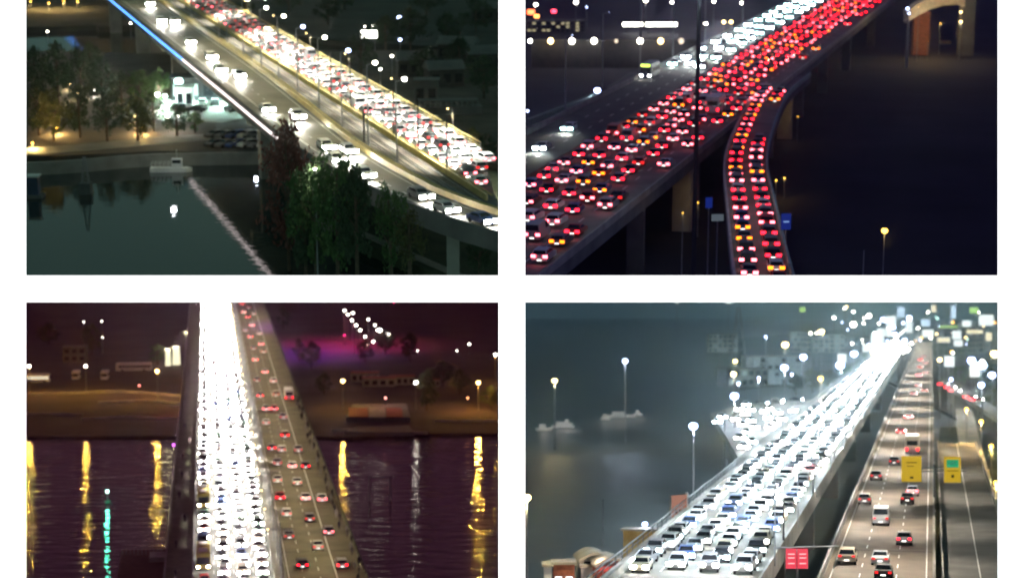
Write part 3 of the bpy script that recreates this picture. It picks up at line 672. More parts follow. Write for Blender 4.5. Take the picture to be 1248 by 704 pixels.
    # warm lamps far upper left, island
    for i, (u, v) in enumerate([(38, 3), (60, 5), (78, 2), (95, 3)]):
        p = G(k, u, v + 8, -11); lamp_post(k, p, zat(k, p.x, p.y, v) + 11, "amber road lamp at the very top left corner, %s from the left, upper-left view" % nth(i), 'o', 2500, (0, 0), .3)
    for i, (u, v, c) in enumerate([(70, 158, 'o'), (172, 158, 'o'), (85, 104, 'y'), (96, 116, 'y'), (115, 112, 'w'), (40, 176, 'o')]):  # lamps added for the warm reflections, strengthened to light the trees
        p = G(k, u, v + 6, -11); lamp_post(k, p, zat(k, p.x, p.y, v) + 11, "low %s lamp between the riverbank trees, %s from the left, upper-left view" % ({'o': 'amber', 'y': 'yellow', 'w': 'white'}[c], nth([40, 70, 85, 96, 115, 172].index(u))), c, 4200 if c == 'o' else 1500, (0, 0), .28)
    m = MB(); m.slab(poly(k, [(110, 26), (190, 24), (200, 31), (120, 33)], -11), -12.9, -11, soil); struct("island", m, k)
_b = set(o.name for o in COL.objects); view1(); trim(1, _b); haze(1, 200, 1490, .0001, (.95, .95, .85), .88)

# ================================================================== VIEW 2, upper right: red tail lights, a ramp joining
def view2():
    k = 2; L = L2
    m = MB(); m.slab([(.5, 170), (400, 170), (400, 1000), (.5, 1000)], -13, -12, mat("dark_ground", (.022, .022, .035), .9, var=.4, scale=.05)); struct("ground", m, k)
    def st(off, a, b, n=50): return resample([L.p(off, a), L.p(off, b)], n)
    T1 = 900
    t0 = lambda off: max((.6 - L.n.x * off) / L.d.x, 150)
    ra = resample([L.p(-72, t0(-72)), L.p(-72, T1)], 50); rb = resample([L.p(-52.6, t0(-52.6) if t0(-52.6) > 190 else 190), L.p(-52.6, T1)], 50)
    la = resample([L.p(-85.6, t0(-85.6)), L.p(-85.6, T1)], 50); lb = resample([L.p(-72.4, t0(-72.4)), L.p(-72.4, T1)], 50)
    RC = spline([(26.5, 185), (28.4, 212), (32.4, 255), (36.8, 298), (44.6, 345), (53, 388), (63, 425)], 40); rL = offs(RC, -3.4); rR = offs(RC, 3.4)
    t = thing("road_bridge", k, (0, 0, 0), 0, "elevated dual carriageway full of red tail lights, upper-right view", "bridge")
    MB().ribbon(la, rb, -1.6, 0, dark_conc).build("deck", parent=t)
    for P, s in ((la, 1), (rb, -1)): MB().ribbon(P, offs(P, .35 * s * (1 if P is la else 1)), 0, .95, concrete).build("parapet", parent=t)
    MB().ribbon(ra, offs(ra, -.4), 0, 1.0, dark_conc).build("median_barrier", parent=t)
    for tt in (265, 310, 355, 400, 450, 500, 560, 640):
        for o_ in (-55, -80): p = L.p(o_, tt); MB().box((p.x, p.y, -7), (2.4, 1.6, 10), dark_conc, -L.h).build("pier", parent=t)
    t = thing("slip_road_bridge", k, (0, 0, 0), 0, "narrow curving slip road bridge joining the main bridge, packed with cars, upper-right view", "bridge")
    MB().ribbon(rL, rR, -1.4, -.02, dark_conc).build("deck", parent=t)
    MB().ribbon(rL[:-9], offs(rL, .3)[:-9], 0, .95, mat("pale_parapet", (.5, .42, .4), .8)).build("parapet", parent=t); MB().ribbon(offs(rR, -.3), rR, 0, .95, mat("teal_parapet", (.25, .36, .35), .8)).build("parapet", parent=t)
    for y in (235, 285, 335, 380):
        j = min(range(40), key=lambda a: abs(RC[a].y - y)); p = RC[j]; MB().box((p.x, p.y, -6.7), (1.6, 1.4, 10.6), concrete).build("pier", parent=t)
    m = MB(); m.ribbon(offs(la, .6), offs(lb, -.3), 0, .03, asphalt); m.ribbon(offs(ra, .1), offs(rb, -.6), 0, .03, asphalt_worn); struct("carriageway", m, k)
    m = MB(); m.ribbon(offs(rL, .4), offs(rR, -.4), -.02, .02, asphalt_worn); struct("slip_road", m, k)
    m = MB()
    for off in (-68.3, -64.6, -60.9, -57.2, -81.3, -77.2):
        for i in range(60):
            a = t0(off) + 3 + i * 9; m.ribbon([L.p(off, a), L.p(off, a + 3)], [L.p(off + .16, a), L.p(off + .16, a + 3)], .03, .037, paint)
    m.ribbon(offs(rb, -1.2), offs(rb, -1.4), .03, .037, paint); struct("lane_markings", m, k)
    # packed lanes, tail lights toward us
    rz = -L.h; cols = ['white', 'silver', 'grey', 'black', 'red', 'blue', 'grey', 'black']; rest = []
    for off, ln in ((-70.2, 'first'), (-66.5, 'second'), (-62.8, 'third'), (-59.1, 'fourth'), (-55.4, 'fifth')):
        t = t0(off) + random.uniform(4, 9) + (0 if off < -60 else 3); i = 0
        while t < 760:
            if off == -55.4 and random.random() < (.6 if t > 400 else .3): t += 12; continue
            p = L.p(off + random.uniform(-.3, .3), t, .04)
            if PR(k, p)[1] > 345: t += 7; continue
            if off == -59.1 and i == 14:
                b = make_bus(k, L.p(off, t + 5, .04), rz, white_paint, "tall white box van among the tail lights before the slip road joins, upper-right view", L=7, lit=False, lights='t'); b.name = 'box_van'; b['category'] = 'van'; t += 16; i += 1; continue
            if i < 18:
                ty = random.choice(['hatchback', 'sedan', 'estate', 'off-roader', 'hatchback', 'van' if random.random() < .3 else 'sedan']); c = random.choice(cols)
                make_car(k, p, rz + random.uniform(-.05, .05), ty, c, 'ht', "%s %s with glowing tail lights, %s in the %s packed lane, upper-right view" % (c, ty, nth(i), ln), "cars packed on the main bridge, upper-right view", ts=random.choice('rrpppod'), ls=1.35, hs='d')
            else: rest.append((p, rz))
            i += 1; t += random.uniform(6.6, 10.5) * (1 + max(0, t - 420) / 500)
    far_cars(k, "distant_traffic", rest, "mass of red tail lights toward the top of the bridge, upper-right view", 't', cols, 1.5, ts='rrpo')
    S = 0; i = 0; acc = [0]
    for a, b in zip(RC, RC[1:]): acc.append(acc[-1] + (b - a).length)
    for side, ln in ((-1.55, 'inner'), (1.55, 'outer')):
        s = 6 + (side > 0) * 3; i = 0
        while s < acc[-1] - 30:
            j = max(q for q in range(40) if acc[q] <= s); f_ = (s - acc[j]) / (acc[j + 1] - acc[j]); c0 = RC[j].lerp(RC[j + 1], f_); dd = (RC[j + 1] - RC[j]).normalized()
            p = Vector((c0.x + dd.y * side, c0.y - dd.x * side, .03)); 
            if PR(k, p)[1] < 350:
                if ln == 'outer' and 140 < s < 185: s += 10; continue
                ty = random.choice(['hatchback', 'sedan', 'off-roader', 'estate']); c = random.choice(cols)
                make_car(k, p, math.atan2(-dd.x, dd.y), ty, c, 'ht', "%s %s queuing on the slip road, %s in its %s lane, upper-right view" % (c, ty, nth(i), ln), "cars queuing on the slip road", ts=random.choice('rrppo'), ls=1.45, hs='d'); i += 1
            s += random.uniform(6.3, 7.8)
    # oncoming with headlights
    rest = []; n = 0
    spots = []
    for off in (-83, -79.4, -75.5):
        t = 300
        while t < 880:
            if t > 420 or random.random() < .13: spots.append((off, t))
            t += random.uniform(14, 24) if t > 410 else 24
    spots.sort(key=lambda s: s[1])
    for off, t in [(-78, 300)] + spots:
        p = L.p(off, t, .04)
        if PR(k, p)[0] < 650: continue
        if n < 20: make_car(k, p, rz + pi, ['sedan', 'hatchback', 'off-roader'][n % 3], ['silver', 'white', 'grey'][n % 3], 'h', "oncoming %s %s with cold headlights, %s along the left carriageway, upper-right view" % (['silver', 'white', 'grey'][n % 3], ['sedan', 'hatchback', 'off-roader'][n % 3], nth(n)), "oncoming cars, upper-right view", spot=1500, hs='ct'[n % 2], ls=1.9)
        else: rest.append((p, rz + pi))
        n += 1
    far_cars(k, "distant_traffic", rest, "row of blue-green headlights along the far left carriageway, upper-right view", 'h', ['white', 'silver'], 2.1, hs='ctt')
    p = L.p(-83.5, L.at_u(792, -83.5), .04); make_bus(k, p, rz + pi, navy, "dark blue bus with a glowing yellow-green destination sign, upper-right view", L=10, sign=True, lit=False)
    # masts
    t = thing("lighting_mast", k, (G(k, 846, 300, -12).x * 250 / G(k, 846, 300, -12).y, 250, -12), 0, "thick black lighting mast standing between the bridge and the slip road, upper-right view", "mast")
    t.matrix_world = XF(k, (AT(k, 848, 200, 250).x, 250, -12))
    MB().tube((0, 0, 0), (0, 0, 43), .36, .24, dark_steel, 12).build("pole", parent=t); m = MB(); m.tube((0, 0, 42.6), (0, 0, 43.2), 1.6, 1.6, dark_steel, 12); m.build("lamp_ring", parent=t)
    for a in range(4): MB().box((1.4 * cos(a * pi / 2 + .7), 1.4 * sin(a * pi / 2 + .7), 42.3), (.7, .7, .3), emi("mast_floodlight", (.8, .95, 1), 20)).build("floodlight", parent=t)  # floodlight head out of view, added to light the roads below
    light(t, (0, 0, 41.8), (.7, .88, 1), 5000, 1.2, radians(150))
    for i, (u, v0) in enumerate([(689, 45), (734, 17), (780, -30), (820, -40), (859, -45), (905, -60), (960, -70)]):
        tt = L.at_u(u, -86.3); p = L.p(-86.3, tt, -12); h = zat(k, p.x, p.y, v0) + 12
        lamp_post(k, p, h, "thin grey mast left of the bridge, %s from the left, upper-right view" % nth(i), 'b', 1800 if v0 < 0 else 0, (1.2, -.3), .3 if v0 < 0 else .1, "thin masts left of the bridge", .22)  # lamp heads above the view are added for light on the roads
    p = AT(k, 1106, 60, 560); t = lamp_post(k, (p.x, p.y, -12), p.z + 12 + 10, "grey lamp column before the red-brown pier, upper-right view", 'b', 400, (0, 0), .35, None, .4)
    # far embankment: wall with lamps, strips, lit signs
    p0 = AT(k, 636, 48, 560); p1 = AT(k, 852, 44, 560)
    t = thing("embankment_wall", k, ((p0.x + p1.x) / 2 + 1.2, 560, -12), 0, "long dark embankment wall lit by a row of wall lamps, upper-right view", "wall")
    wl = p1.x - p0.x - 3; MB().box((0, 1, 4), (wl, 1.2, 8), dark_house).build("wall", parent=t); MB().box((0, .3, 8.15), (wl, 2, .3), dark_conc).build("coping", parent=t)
    for i, u in enumerate((646, 671, 697, 724, 751, 780, 805, 830)):
        p = AT(k, u, 50, 558.6); c = 'wywwywyy'[i]
        lt = thing("wall_lamp", k, (p.x, 558.6, p.z), 0, "%s wall lamp on the embankment wall, %s from the left, upper-right view" % ('warm' if c == 'y' else 'white', nth(i)), "wall lamp", "lamps on the embankment wall")
        MB().ball((0, -.5, 0), .8 if i % 4 != 0 else .55, E_[c][0] if i not in (4, 7) else emi("lamp_dull", (1, .8, .6), 1.0), 8, 5, 1, .5, 1.1).build("lamp_head", parent=lt); MB().box((0, .1, .5), (.4, .8, .2), dark_steel).build("bracket", parent=lt); light(lt, (0, -1.2, -.6), E_[c][1], 60, .4)
    for i, (u0, u1, v) in enumerate([(759, 783, 30), (787, 825, 30)]):
        a = AT(k, u0, v, 680); b = AT(k, u1, v, 680); t = thing("light_strip_canopy", k, ((a.x + b.x) / 2, 680, -12), 0, "%s of the two long white light strips above the embankment, upper-right view" % ('shorter' if i == 0 else 'longer'), "canopy")
        hh = a.z + 12; MB().box((0, 0, hh), (b.x - a.x, .6, 1.2), emi("strip_light", (1, .98, .85), 9)).build("light_strip", parent=t); MB().box((0, .4, hh + .9), (b.x - a.x + 1, 2.4, .3), dark_steel).build("roof", parent=t)
        for x in (-1, 1): MB().tube((x * (b.x - a.x) * .4, .8, 0), (x * (b.x - a.x) * .4, .8, hh), .15, .15, dark_steel).build("post", parent=t)
    for i, (u, v, c, r) in enumerate([(860, 30, 'w', .8), (882, 28, 'y', .8), (891, 28, 'y', .8), (653, 7, 'w', .8), (702, 4, 'w', .9), (787, 2, 'w', .9), (819, 4, 'w', .7), (870, 3, 'w', .7), (904, 5, 'w', .7), (715, 10, 'b', .35), (728, 112, 'b', .9), (743, 118, 'w', .4), (643, 137, 'b', .35)]):
        Y = 700 if v < 100 else 430; p = AT(k, u, v, Y); lamp_post(k, (p.x, Y, -12), p.z + 12, "%s lamp in the dark left of the bridge, %s from the left, upper-right view" % ({'w': 'white', 'y': 'yellowish', 'b': 'bluish'}[c], nth(sorted([860, 882, 891, 653, 702, 787, 819, 870, 904, 715, 728, 743, 643]).index(u))), c, 0 if r < .8 else 300, (0, 0), r)
    for i, (u, v, c, r) in enumerate([(647, 15, (1, .15, .05), 1.0), (654, 20, (1, .35, .08), .7), (675, 14, (1, .05, .1), .7)]):
        p = AT(k, u, v, 720); t = thing("neon_sign", k, (p.x, 720, -12), 0, "small %s neon sign high above the embankment, %s from the left, upper-right view" % (('red-orange', 'amber', 'crimson')[i], nth(i)), "sign")
        MB().box((0, 0, p.z + 12), (2.6 * r, .4, 1.7 * r), emi("neon_%d" % i, c, 5)).build("panel", parent=t); MB().tube((0, .4, 0), (0, .4, p.z + 12), .2, .2, dark_steel).build("post", parent=t)
    a = AT(k, 642, 29, 690); b = AT(k, 712, 29, 690); building(k, ((a.x + b.x) / 2, 690, -12), 0, b.x - a.x, 8, a.z + 13, dark_conc, dark_conc, "low dark building with a row of small warm windows, top left corner, upper-right view", 12, 3, emi("far_window", (.8, .7, .4), .6), litn=.5)
    # second road left with pale parapet, glowing noise barrier
    for i, (P, z1, mt, lab) in enumerate([([(640, 152), (690, 133), (726, 118)], 1.4, mat("green_parapet", (.2, .27, .22), .8), "grey-green parapet running down to the left frame edge, upper-right view")]):
        C = curve(k, P, 12, -6); tag(MB().ribbon(C, offs(C, .8), -6.3, -4.9, mt).build("parapet_wall", k), lab, "wall")
        m = MB(); m.ribbon(offs(C, .8), offs(C, 7), -6.4, -6.2, asphalt); tag(m.build("side_road", k), kind='structure')
    A = AT(k, 744, 112, 445); B = AT(k, 773, 98, 480)
    t = thing("lit_tram_shelter", k, (A.x, A.y, A.z), 0, "long glowing white glass shelter beside the left carriageway, upper-right view", "shelter")
    d = (B - A); m = MB(); m.box((d.x / 2, d.y / 2, .2 + d.z / 2), (.5, d.length, 1.7), emi("shelter_glow", (.85, .95, 1), 1.1, True), -math.atan2(d.x, d.y)); m.build("glass_wall", parent=t)
    MB().box((d.x / 2, d.y / 2, 1.3 + d.z / 2), (2.4, d.length + 1, .2), dark_steel, -math.atan2(d.x, d.y)).build("roof", parent=t); MB().box((d.x / 2, d.y / 2, -3), (.4, d.length, 4.6), dark_conc, -math.atan2(d.x, d.y)).build("base", parent=t)
    # upper right: brown pier, arch with warm light
    def wall2(u0, u1, v0, v1, Y, th, mt, name, lab, cat):
        a = AT(k, u0, v1, Y); b = AT(k, u1, v0, Y); t = thing(name, k, ((a.x + b.x) / 2, Y, -12), 0, lab, cat); MB().box((0, 0, (b.z + 12) / 2), (b.x - a.x, th, b.z + 12), mt).build("shaft", parent=t); return t
    wall2(1110, 1133, 14, 90, 600, 3, brick, "overpass_pier", "red-brown overpass pier lit from the side, upper-right view", "pier")
    wall2(1144, 1158, 50, 90, 640, 3, mat("tan_stone", (.4, .22, .1), .9), "overpass_pier", "narrow orange-lit pier behind the red-brown one, upper-right view", "pier")
    t = thing("overpass_arch", k, (0, 0, 0), 0, "pale curved overpass edge lit warm at the top right, upper-right view", "overpass")
    pts = [(1106, 26), (1118, 17), (1133, 9), (1150, 4), (1166, 3), (1176, 6)]
    top = [AT(k, u, v - 12, 590) for u, v in pts]; low = [AT(k, u, v + 3, 590) for u, v in pts]; m = MB(); n = len(pts)
    vs = [p for p in top] + [p for p in low]; vs += [p + Vector((0, 6, 0)) for p in top] + [p + Vector((0, 6, 0)) for p in low]
    fs = []
    for i in range(n - 1): fs += [(i, i + 1, n + i + 1, n + i), (2 * n + i, 3 * n + i, 3 * n + i + 1, 2 * n + i + 1), (i, 2 * n + i, 2 * n + i + 1, i + 1), (n + i, n + i + 1, 3 * n + i + 1, 3 * n + i)]
    m.add(vs, fs, mat("pale_stone", (.5, .42, .3), .9)); m.build("arch_edge", parent=t)
    p = AT(k, 1178, 30, 598); MB().box((p.x, 598, 12), (4, 5, 48), dark_conc).build("support", parent=t)
    for i, (u, v, Y, c, pw, r) in enumerate([(1171, 16, 585, 'y', 700, .4), (1171, 28, 585, 'y', 600, .45), (1146, 30, 600, 'o', 900, .15), (1126, 50, 590, 'o', 1100, .05), (1120, 10, 580, 'y', 2500, .1), (1151, 62, 622, 'o', 900, .1), (1106, 12, 556, 'b', 300, .5)]):
        p = AT(k, u, v, Y); lamp_post(k, (p.x, Y - (6 if i == 3 else 0), -12), p.z + 12, "%s lamp by the lit overpass, %s from the right, upper-right view" % ({'y': 'pale yellow', 'o': 'small amber', 'b': 'bluish'}[c], nth(i)), c, pw, (0, 0), r, None, .1)
    # yellow-lit piers below, blue signs, lone lamp
    for i, (u, v, Y, pw) in enumerate([(832, 262, 262, 60), (946, 222, 330, 80), (956, 219, 334, 120)]):
        p = AT(k, u, v, Y); lamp_post(k, (p.x, Y, -12), max(1, p.z + 12), "dim yellow lamp under the bridges, %s from the left, upper-right view" % nth(i), 'o', pw, (0, 0), .16 if i else .1)
    for u, o_ in ((832, -54.5), (957, -52.9)):
        tt = L.at_u(u, o_, -6); p = L.p(o_, tt); zb = floor_z(k, p.x, p.y - 4, -12); lamp_post(k, (p.x + 2, p.y - 5, zb), 1.2 + max(0, -8 - zb), "yellow uplight before a bridge pier, %s, upper-right view" % ('left of the slip road' if u == 832 else 'right of the slip road'), 'o', 90, (0, 0), .12)
        o = MB().box((p.x, p.y, -6.8), (3, 1.6, 10.3), concrete, -L.h).build('bridge_column', k); tag(o, "square concrete column lit dim yellow, %s, upper-right view" % ('left of the slip road' if u == 832 else 'right of the slip road'), 'column')
    p = AT(k, 958, 270, 232); sign_panel(k, (p.x, 232, -12), .1, 1.2, 2.0, p.z + 12, emi("blue_panel", (.02, .06, .6), .2), "small blue lit sign right of the slip road, upper-right view", marks=[(0, 0, .7, .2, emi("blue_panel_mark", (.3, .5, 1), .5))])
    p = AT(k, 864, 247, 250); sign_panel(k, (p.x, 250, -12), .1, .9, 1.4, p.z + 12, emi("blue_panel", (.02, .06, .6), .2), "small blue lit sign in the gap left of the slip road, upper-right view")
    p = AT(k, 875, 266, 250); sign_panel(k, (p.x, 250.5, -12), .1, 1.6, .9, p.z + 12, emi("grey_panel", (.2, .25, .3), .3), "small grey lit board below the blue sign left of the slip road, upper-right view")
    p = AT(k, 1078, 284, 230); lamp_post(k, (p.x, 230, -12), p.z + 12, "lone bright yellow lamp in the dark at lower right, upper-right view", 'o', 200, (0, 0), .5, None, .08)
    p = AT(k, 1053, 305, 215); t = thing("bare_pole", k, (p.x, 215, -12), 0, "thin bare pole in the dark left of the lone yellow lamp, upper-right view", "pole"); MB().tube((0, 0, 0), (0, 0, p.z + 12), .12, .08, steel).build("pole", parent=t)
_b = set(o.name for o in COL.objects); view2(); trim(2, _b); haze(2, 200, 1490, .00015, (.7, .7, 1), .88)

# ================================================================== VIEW 3, lower left: straight bridge over dark purple water
def person_mesh(col, stride):
    """one continuous figure: lofted rings from the feet up, legs joined at the hip"""
    m = MB(); n = 8; vs = []; fs = []
    def ring(c, rx, ry): 
        o = len(vs)
        for i in range(n): t = 2 * pi * i / n; vs.append((c[0] + rx * cos(t), c[1] + ry * sin(t), c[2]))
        return o
    def chain(rs, caps=(True, True)):
        os_ = [ring(*r) for r in rs]
        for a, b in zip(os_, os_[1:]):
            for i in range(n): fs.append((a + i, a + (i + 1) % n, b + (i + 1) % n, b + i))
        if caps[0]: fs.append(tuple(os_[0] + i for i in range(n - 1, -1, -1)))
        if caps[1]: fs.append(tuple(os_[-1] + i for i in range(n)))
    for sd in (-1, 1):
        st = stride * sd
        chain([((sd * .1, st + .06, 0), .05, .13), ((sd * .1, st, .09), .05, .06), ((sd * .1, st * .55, .45), .065, .07), ((sd * .09, 0, .86), .1, .11)])
        chain([((sd * .19, 0, 1.42), .06, .07), ((sd * .25, -st * .3, 1.12), .05, .055), ((sd * .26, -st * .7, .82), .035, .04), ((sd * .26, -st * .8, .74), .03, .05)])
    chain([((0, 0, .8), .17, .12), ((0, 0, 1.0), .16, .11), ((0, 0, 1.3), .2, .13), ((0, 0, 1.45), .19, .11), ((0, 0, 1.5), .07, .07), ((0, 0, 1.55), .06, .06), ((0, .01, 1.6), .085, .1), ((0, 0, 1.7), .08, .1), ((0, 0, 1.77), .04, .05)])
    m.add(vs, fs, col); return m.mesh('person')
def view3():
    k = 3; L = L3
    W3 = water("river_water_b", (.014, .006, .014), .05, 1.5, .11, .26, 1.0)
    m = MB(); m.slab([(-330, 300), (-.6, 300), (-.6, 640), (-330, 640)], -13.5, -12, W3); struct("river", m, k, "dark purple river with rippled lamp reflections")
    m = MB(); m.slab(poly(k, [(-160, 531), (240, 531), (330, 529), (430, 533), (480, 528), (623, 528), (623, 357), (-160, 357)], -11.3), -13.4, -11.3, mat("bank_purple", (.035, .024, .027), 1, var=.5, scale=.06)); struct("riverbank", m, k)
    t = thing("road_bridge", k, (0, 0, 0), 0, "straight bridge with a blinding white jammed carriageway, lower-left view", "bridge")
    def st(off, a=322, b=1000, n=40): return resample([L.p(off, a), L.p(off, b)], n)
    MB().ribbon(st(-3.2), st(27.4), -1.6, 0, concrete).build("deck", parent=t)
    olive = mat("walkway_concrete", (.16, .17, .1), .9)
    MB().ribbon(st(-8.2), st(-3.25), -1.9, -.5, olive).build("walkway", parent=t)
    for off, h in ((-8.2, .6), (-3.2, .9), (11.1, .9), (13.0, .8), (27.2, .5)): MB().ribbon(st(off), st(off + .22), (-.5 if off < -5 else 0), h, concrete if off != 27.2 else olive).build("parapet" if off in (-8.2, -3.2, 27.2) else "median_barrier", parent=t)
    m = MB()
    for i in range(170): p = L.p(27.25, 324 + i * 3.4); m.box((p.x, p.y, .8), (.09, .09, .8), dark_steel)
    m.ribbon(st(27.2), st(27.3), 1.15, 1.22, dark_steel); m.build("railing", parent=t)
    for tt in (380, 450, 520, 620, 720, 820):
        m = MB(); p = L.p(12, tt); m.box((p.x, p.y, -7.3), (24, 3, 11.3), dark_conc, -L.h); m.build("pier", parent=t)
    m = MB(); m.ribbon(st(-2.9), st(11.0), 0, .03, asphalt_worn); m.ribbon(st(13.3), st(27.1), 0, .03, mat("asphalt_yellowed", (.15, .135, .085), .85, var=.3, scale=.2)); struct("carriageway", m, k)
    joints(3, st(13.4, n=80), st(27.0, n=80), .033, 5)
    m = MB()
    for off in (.6, 4.1, 7.6, 16.3, 19.2):
        for i in range(80): a = 324 + i * 8; m.ribbon([L.p(off, a), L.p(off, a + 3)], [L.p(off + .15, a), L.p(off + .15, a + 3)], .03, .036, paint)
    m.ribbon(st(22.1), st(22.3), .03, .036, paint); m.ribbon(st(13.7), st(13.85), .03, .036, paint); struct("lane_markings", m, k)
    # lamps added down the median for the wash, bare lights stronger over the jam
    for i in range(34):
        tt = 330 + i * 19; p = L.p(12.2, tt, .0)
        ph = 9.5
        t = lamp_post(k, p, ph, "median lamp post leaning over the jam, %s from the near end, lower-left view" % nth(i), 'y', 0, (-2.2 * L.n.x, -2.2 * L.n.y), .16, "median lamp posts", .1)
        light(t, (-7.5, .9, ph + 1), (1, .96, .85), (60000 if i > 6 else 9000 + i * 6500), .4, radians(92)); light(t, (7, 0, ph), (1, .88, .5), 3400, .4, radians(120))
    for i in range(5):
        tt = 345 + i * 60; p = L.p(12.6, tt, 0); t = thing("catenary_pole", k, p, -L.h, "trolley wire pole with crosspiece on the median, %s from near end, lower-left view" % nth(i), "pole", "trolley wire poles")
        MB().tube((0, 0, 0), (0, 0, 8), .14, .1, steel).build("pole", parent=t); MB().tube((-2, 0, 6.8), (2.2, 0, 6.8), .06, .06, steel, 6).build("crosspiece", parent=t)
    # jam, headlights toward us
    rz = -L.h; cols = ['white', 'silver', 'grey', 'black', 'beige', 'blue', 'white', 'green', 'grey']; rest = []
    for off, ln in ((-1.2, 'leftmost'), (2.4, 'second'), (5.9, 'third'), (9.3, 'rightmost')):
        t = 328 + random.uniform(0, 6); i = 0
        while t < 980:
            p = L.p(off + random.uniform(-.3, .3), t, .04)
            if off == -1.2 and min(abs(t - a) for a in (348, 408)) < 9: t += 3; continue
            if i < 15:
                ty = random.choice(['hatchback', 'sedan', 'estate', 'off-roader', 'van' if random.random() < .3 else 'sedan']); c = random.choice(cols)
                if off == -1.2 and i in (0, 4): c = 'red'
                make_car(k, p, rz + pi + random.uniform(-.06, .06), ty, c, 'h', "%s %s in glare, %s from the near end of the %s jam lane, lower-left view" % (c, ty, nth(i), ln), "cars in the white jam, lower-left view", hs='w', ls=1.8)
            else: rest.append((p, rz + pi))
            i += 1; t += random.uniform(5.8, 8.5)
    far_cars(k, "distant_traffic", rest, "white mass of headlights along the far part of the jam, lower-left view", 'h', cols, 2.0)
    yb = mat("bus_yellow", (.32, .24, .04), .5)
    for i, tt in enumerate((348, 408)): make_bus(k, L.p(-1.2, tt, .04), rz + pi, yb, "%s yellow bus in the leftmost lane of the jam, lower-left view" % ('nearer' if i == 0 else 'farther'), L=11, lit=False, roofm=white_paint)
    # outgoing cars, tail lights
    spots = [(416, 690, 'silver', 'estate', 0), (352, 655, 'grey', 'sedan', 0), (392, 610, 'white', 'sedan', 0), (362, 590, 'silver', 'sedan', 0), (372, 570, 'black', 'hatchback', 0), (343, 550, 'white', 'hatchback', 0), (400, 650, 'grey', 'hatchback', 0), (363, 550, 'silver', 'sedan', 0), (331, 548, 'grey', 'hatchback', 0), (345, 510, 'white', 'sedan', 0), (334, 500, 'red', 'hatchback', 0), (387, 668, 'silver', 'sedan', 0), (368, 690, 'black', 'estate', 0), (377, 634, 'grey', 'hatchback', 0), (372, 609, 'white', 'sedan', 0), (349, 628, 'white', 'hatchback', 0), (341, 608, 'red', 'sedan', 0), (338, 587, 'white', 'sedan', 0), (356, 570, 'white', 'hatchback', 0), (338, 566, 'silver', 'sedan', 0),
             (347, 533, 'beige', 'off-roader', 0), (324, 517, 'white', 'sedan', 0), (324, 500, 'silver', 'sedan', 0), (336, 483, 'beige', 'off-roader', 0), (317, 484, 'grey', 'sedan', 0), (333, 466, 'white', 'hatchback', 0), (323, 455, 'silver', 'sedan', 0), (313, 465, 'grey', 'hatchback', 0), (311, 440, 'white', 'sedan', 0), (321, 430, 'beige', 'sedan', 0), (318, 421, 'white', 'hatchback', 0), (309, 426, 'grey', 'sedan', 0), (305, 412, 'silver', 'sedan', 0), (316, 408, 'white', 'sedan', 0), (307, 398, 'white', 'hatchback', 0), (299, 404, 'silver', 'sedan', 0), (302, 388, 'red', 'sedan', 0), (309, 384, 'silver', 'hatchback', 0), (297, 382, 'white', 'sedan', 0), (303, 376, 'grey', 'hatchback', 0), (295, 372, 'red', 'sedan', 0)]
    for i, (u, v, c, ty, _) in enumerate(spots):
        p = G(k, u, v, .04); make_car(k, p, rz, ty, c, 'ht', "%s %s driving away on the open carriageway, %s along, lower-left view" % (c, ty, nth(i)), "cars driving away, lower-left view", i < 12, ts=['r', 'd', 'p', 'd'][i % 4], ls=.85).scale = (1.15, 1.15, 1.15)
    b = make_bus(k, G(k, 352, 486, .04), rz, white_paint, "white minibus with bright tail lights near the open carriageway's edge, lower-left view", L=7.5, lights='t')
    # pedestrians on the outer edge and the left walkway
    pm = [person_mesh(cloth, .22), person_mesh(cloth2, .16), person_mesh(mat("pale_cloth", (.35, .33, .33), .9), .2)]
    P = []
    for i in range(44): P.append((26.0 + random.uniform(-.6, .9), 328 + i * 5.6 + random.uniform(-2, 2)))
    for i, (off, tt) in enumerate(P):
        o = put("person", pm[i % 3], mw=XF(k, L.p(off, tt, .03), -L.h + (pi if i % 2 else 0))); tag(o, "pedestrian in %s clothes on the bridge's right edge, %s from the near end, lower-left view" % (('black', 'grey', 'pale')[i % 3], nth(i)), "person", "pedestrians on the bridge's right edge")
    for i in range(8):
        o = put("person", pm[i % 2], mw=XF(k, L.p(-5.6 + random.uniform(-1, 1), 340 + i * 26, -.5), -L.h)); tag(o, "pedestrian on the lower walkway left of the jam, %s from the near end, lower-left view" % nth(i), "person", "pedestrians on the lower walkway")
    # shore lamps
    lamps = [(36, 447, 'w', .5, 4000, 'y'), (105, 447, 'w', .5, 4000, 'y'), (192, 453, 'y', .6, 5500, 'y'), (418, 465, 'y', .6, 3500, 'y'), (507, 467, 'w', .6, 350, 'w'), (583, 467, 'y', .6, 6500, 'y'), (604, 433, 'w', .55, 1600, 'y')]
    for i, (u, v, c, r, pw, c2) in enumerate(lamps):
        p = G(k, u, v + 33, -11.3); t = lamp_post(k, p, zat(k, p.x, p.y, v) + 11.3, "bright shore lamp, %s of seven along the far bank, lower-left view" % nth(i), c, 0, (0, 0), r * 1.35, "shore lamps")
        light(t, (0, -r - .5, zat(k, p.x, p.y, v) + 11.3), (1, .52, .07) if c2 == 'y' else (1, .9, .8), pw * 1.5, .3)
    dots = [(420, 379), (424, 384), (429, 391), (434, 397), (439, 403), (445, 411), (455, 417), (430, 382), (460, 403), (463, 403), (473, 408), (449, 390), (457, 397), (572, 420), (557, 431), (557, 437), (509, 432), (448, 421), (102, 393), (124, 392), (89, 426), (125, 412)]
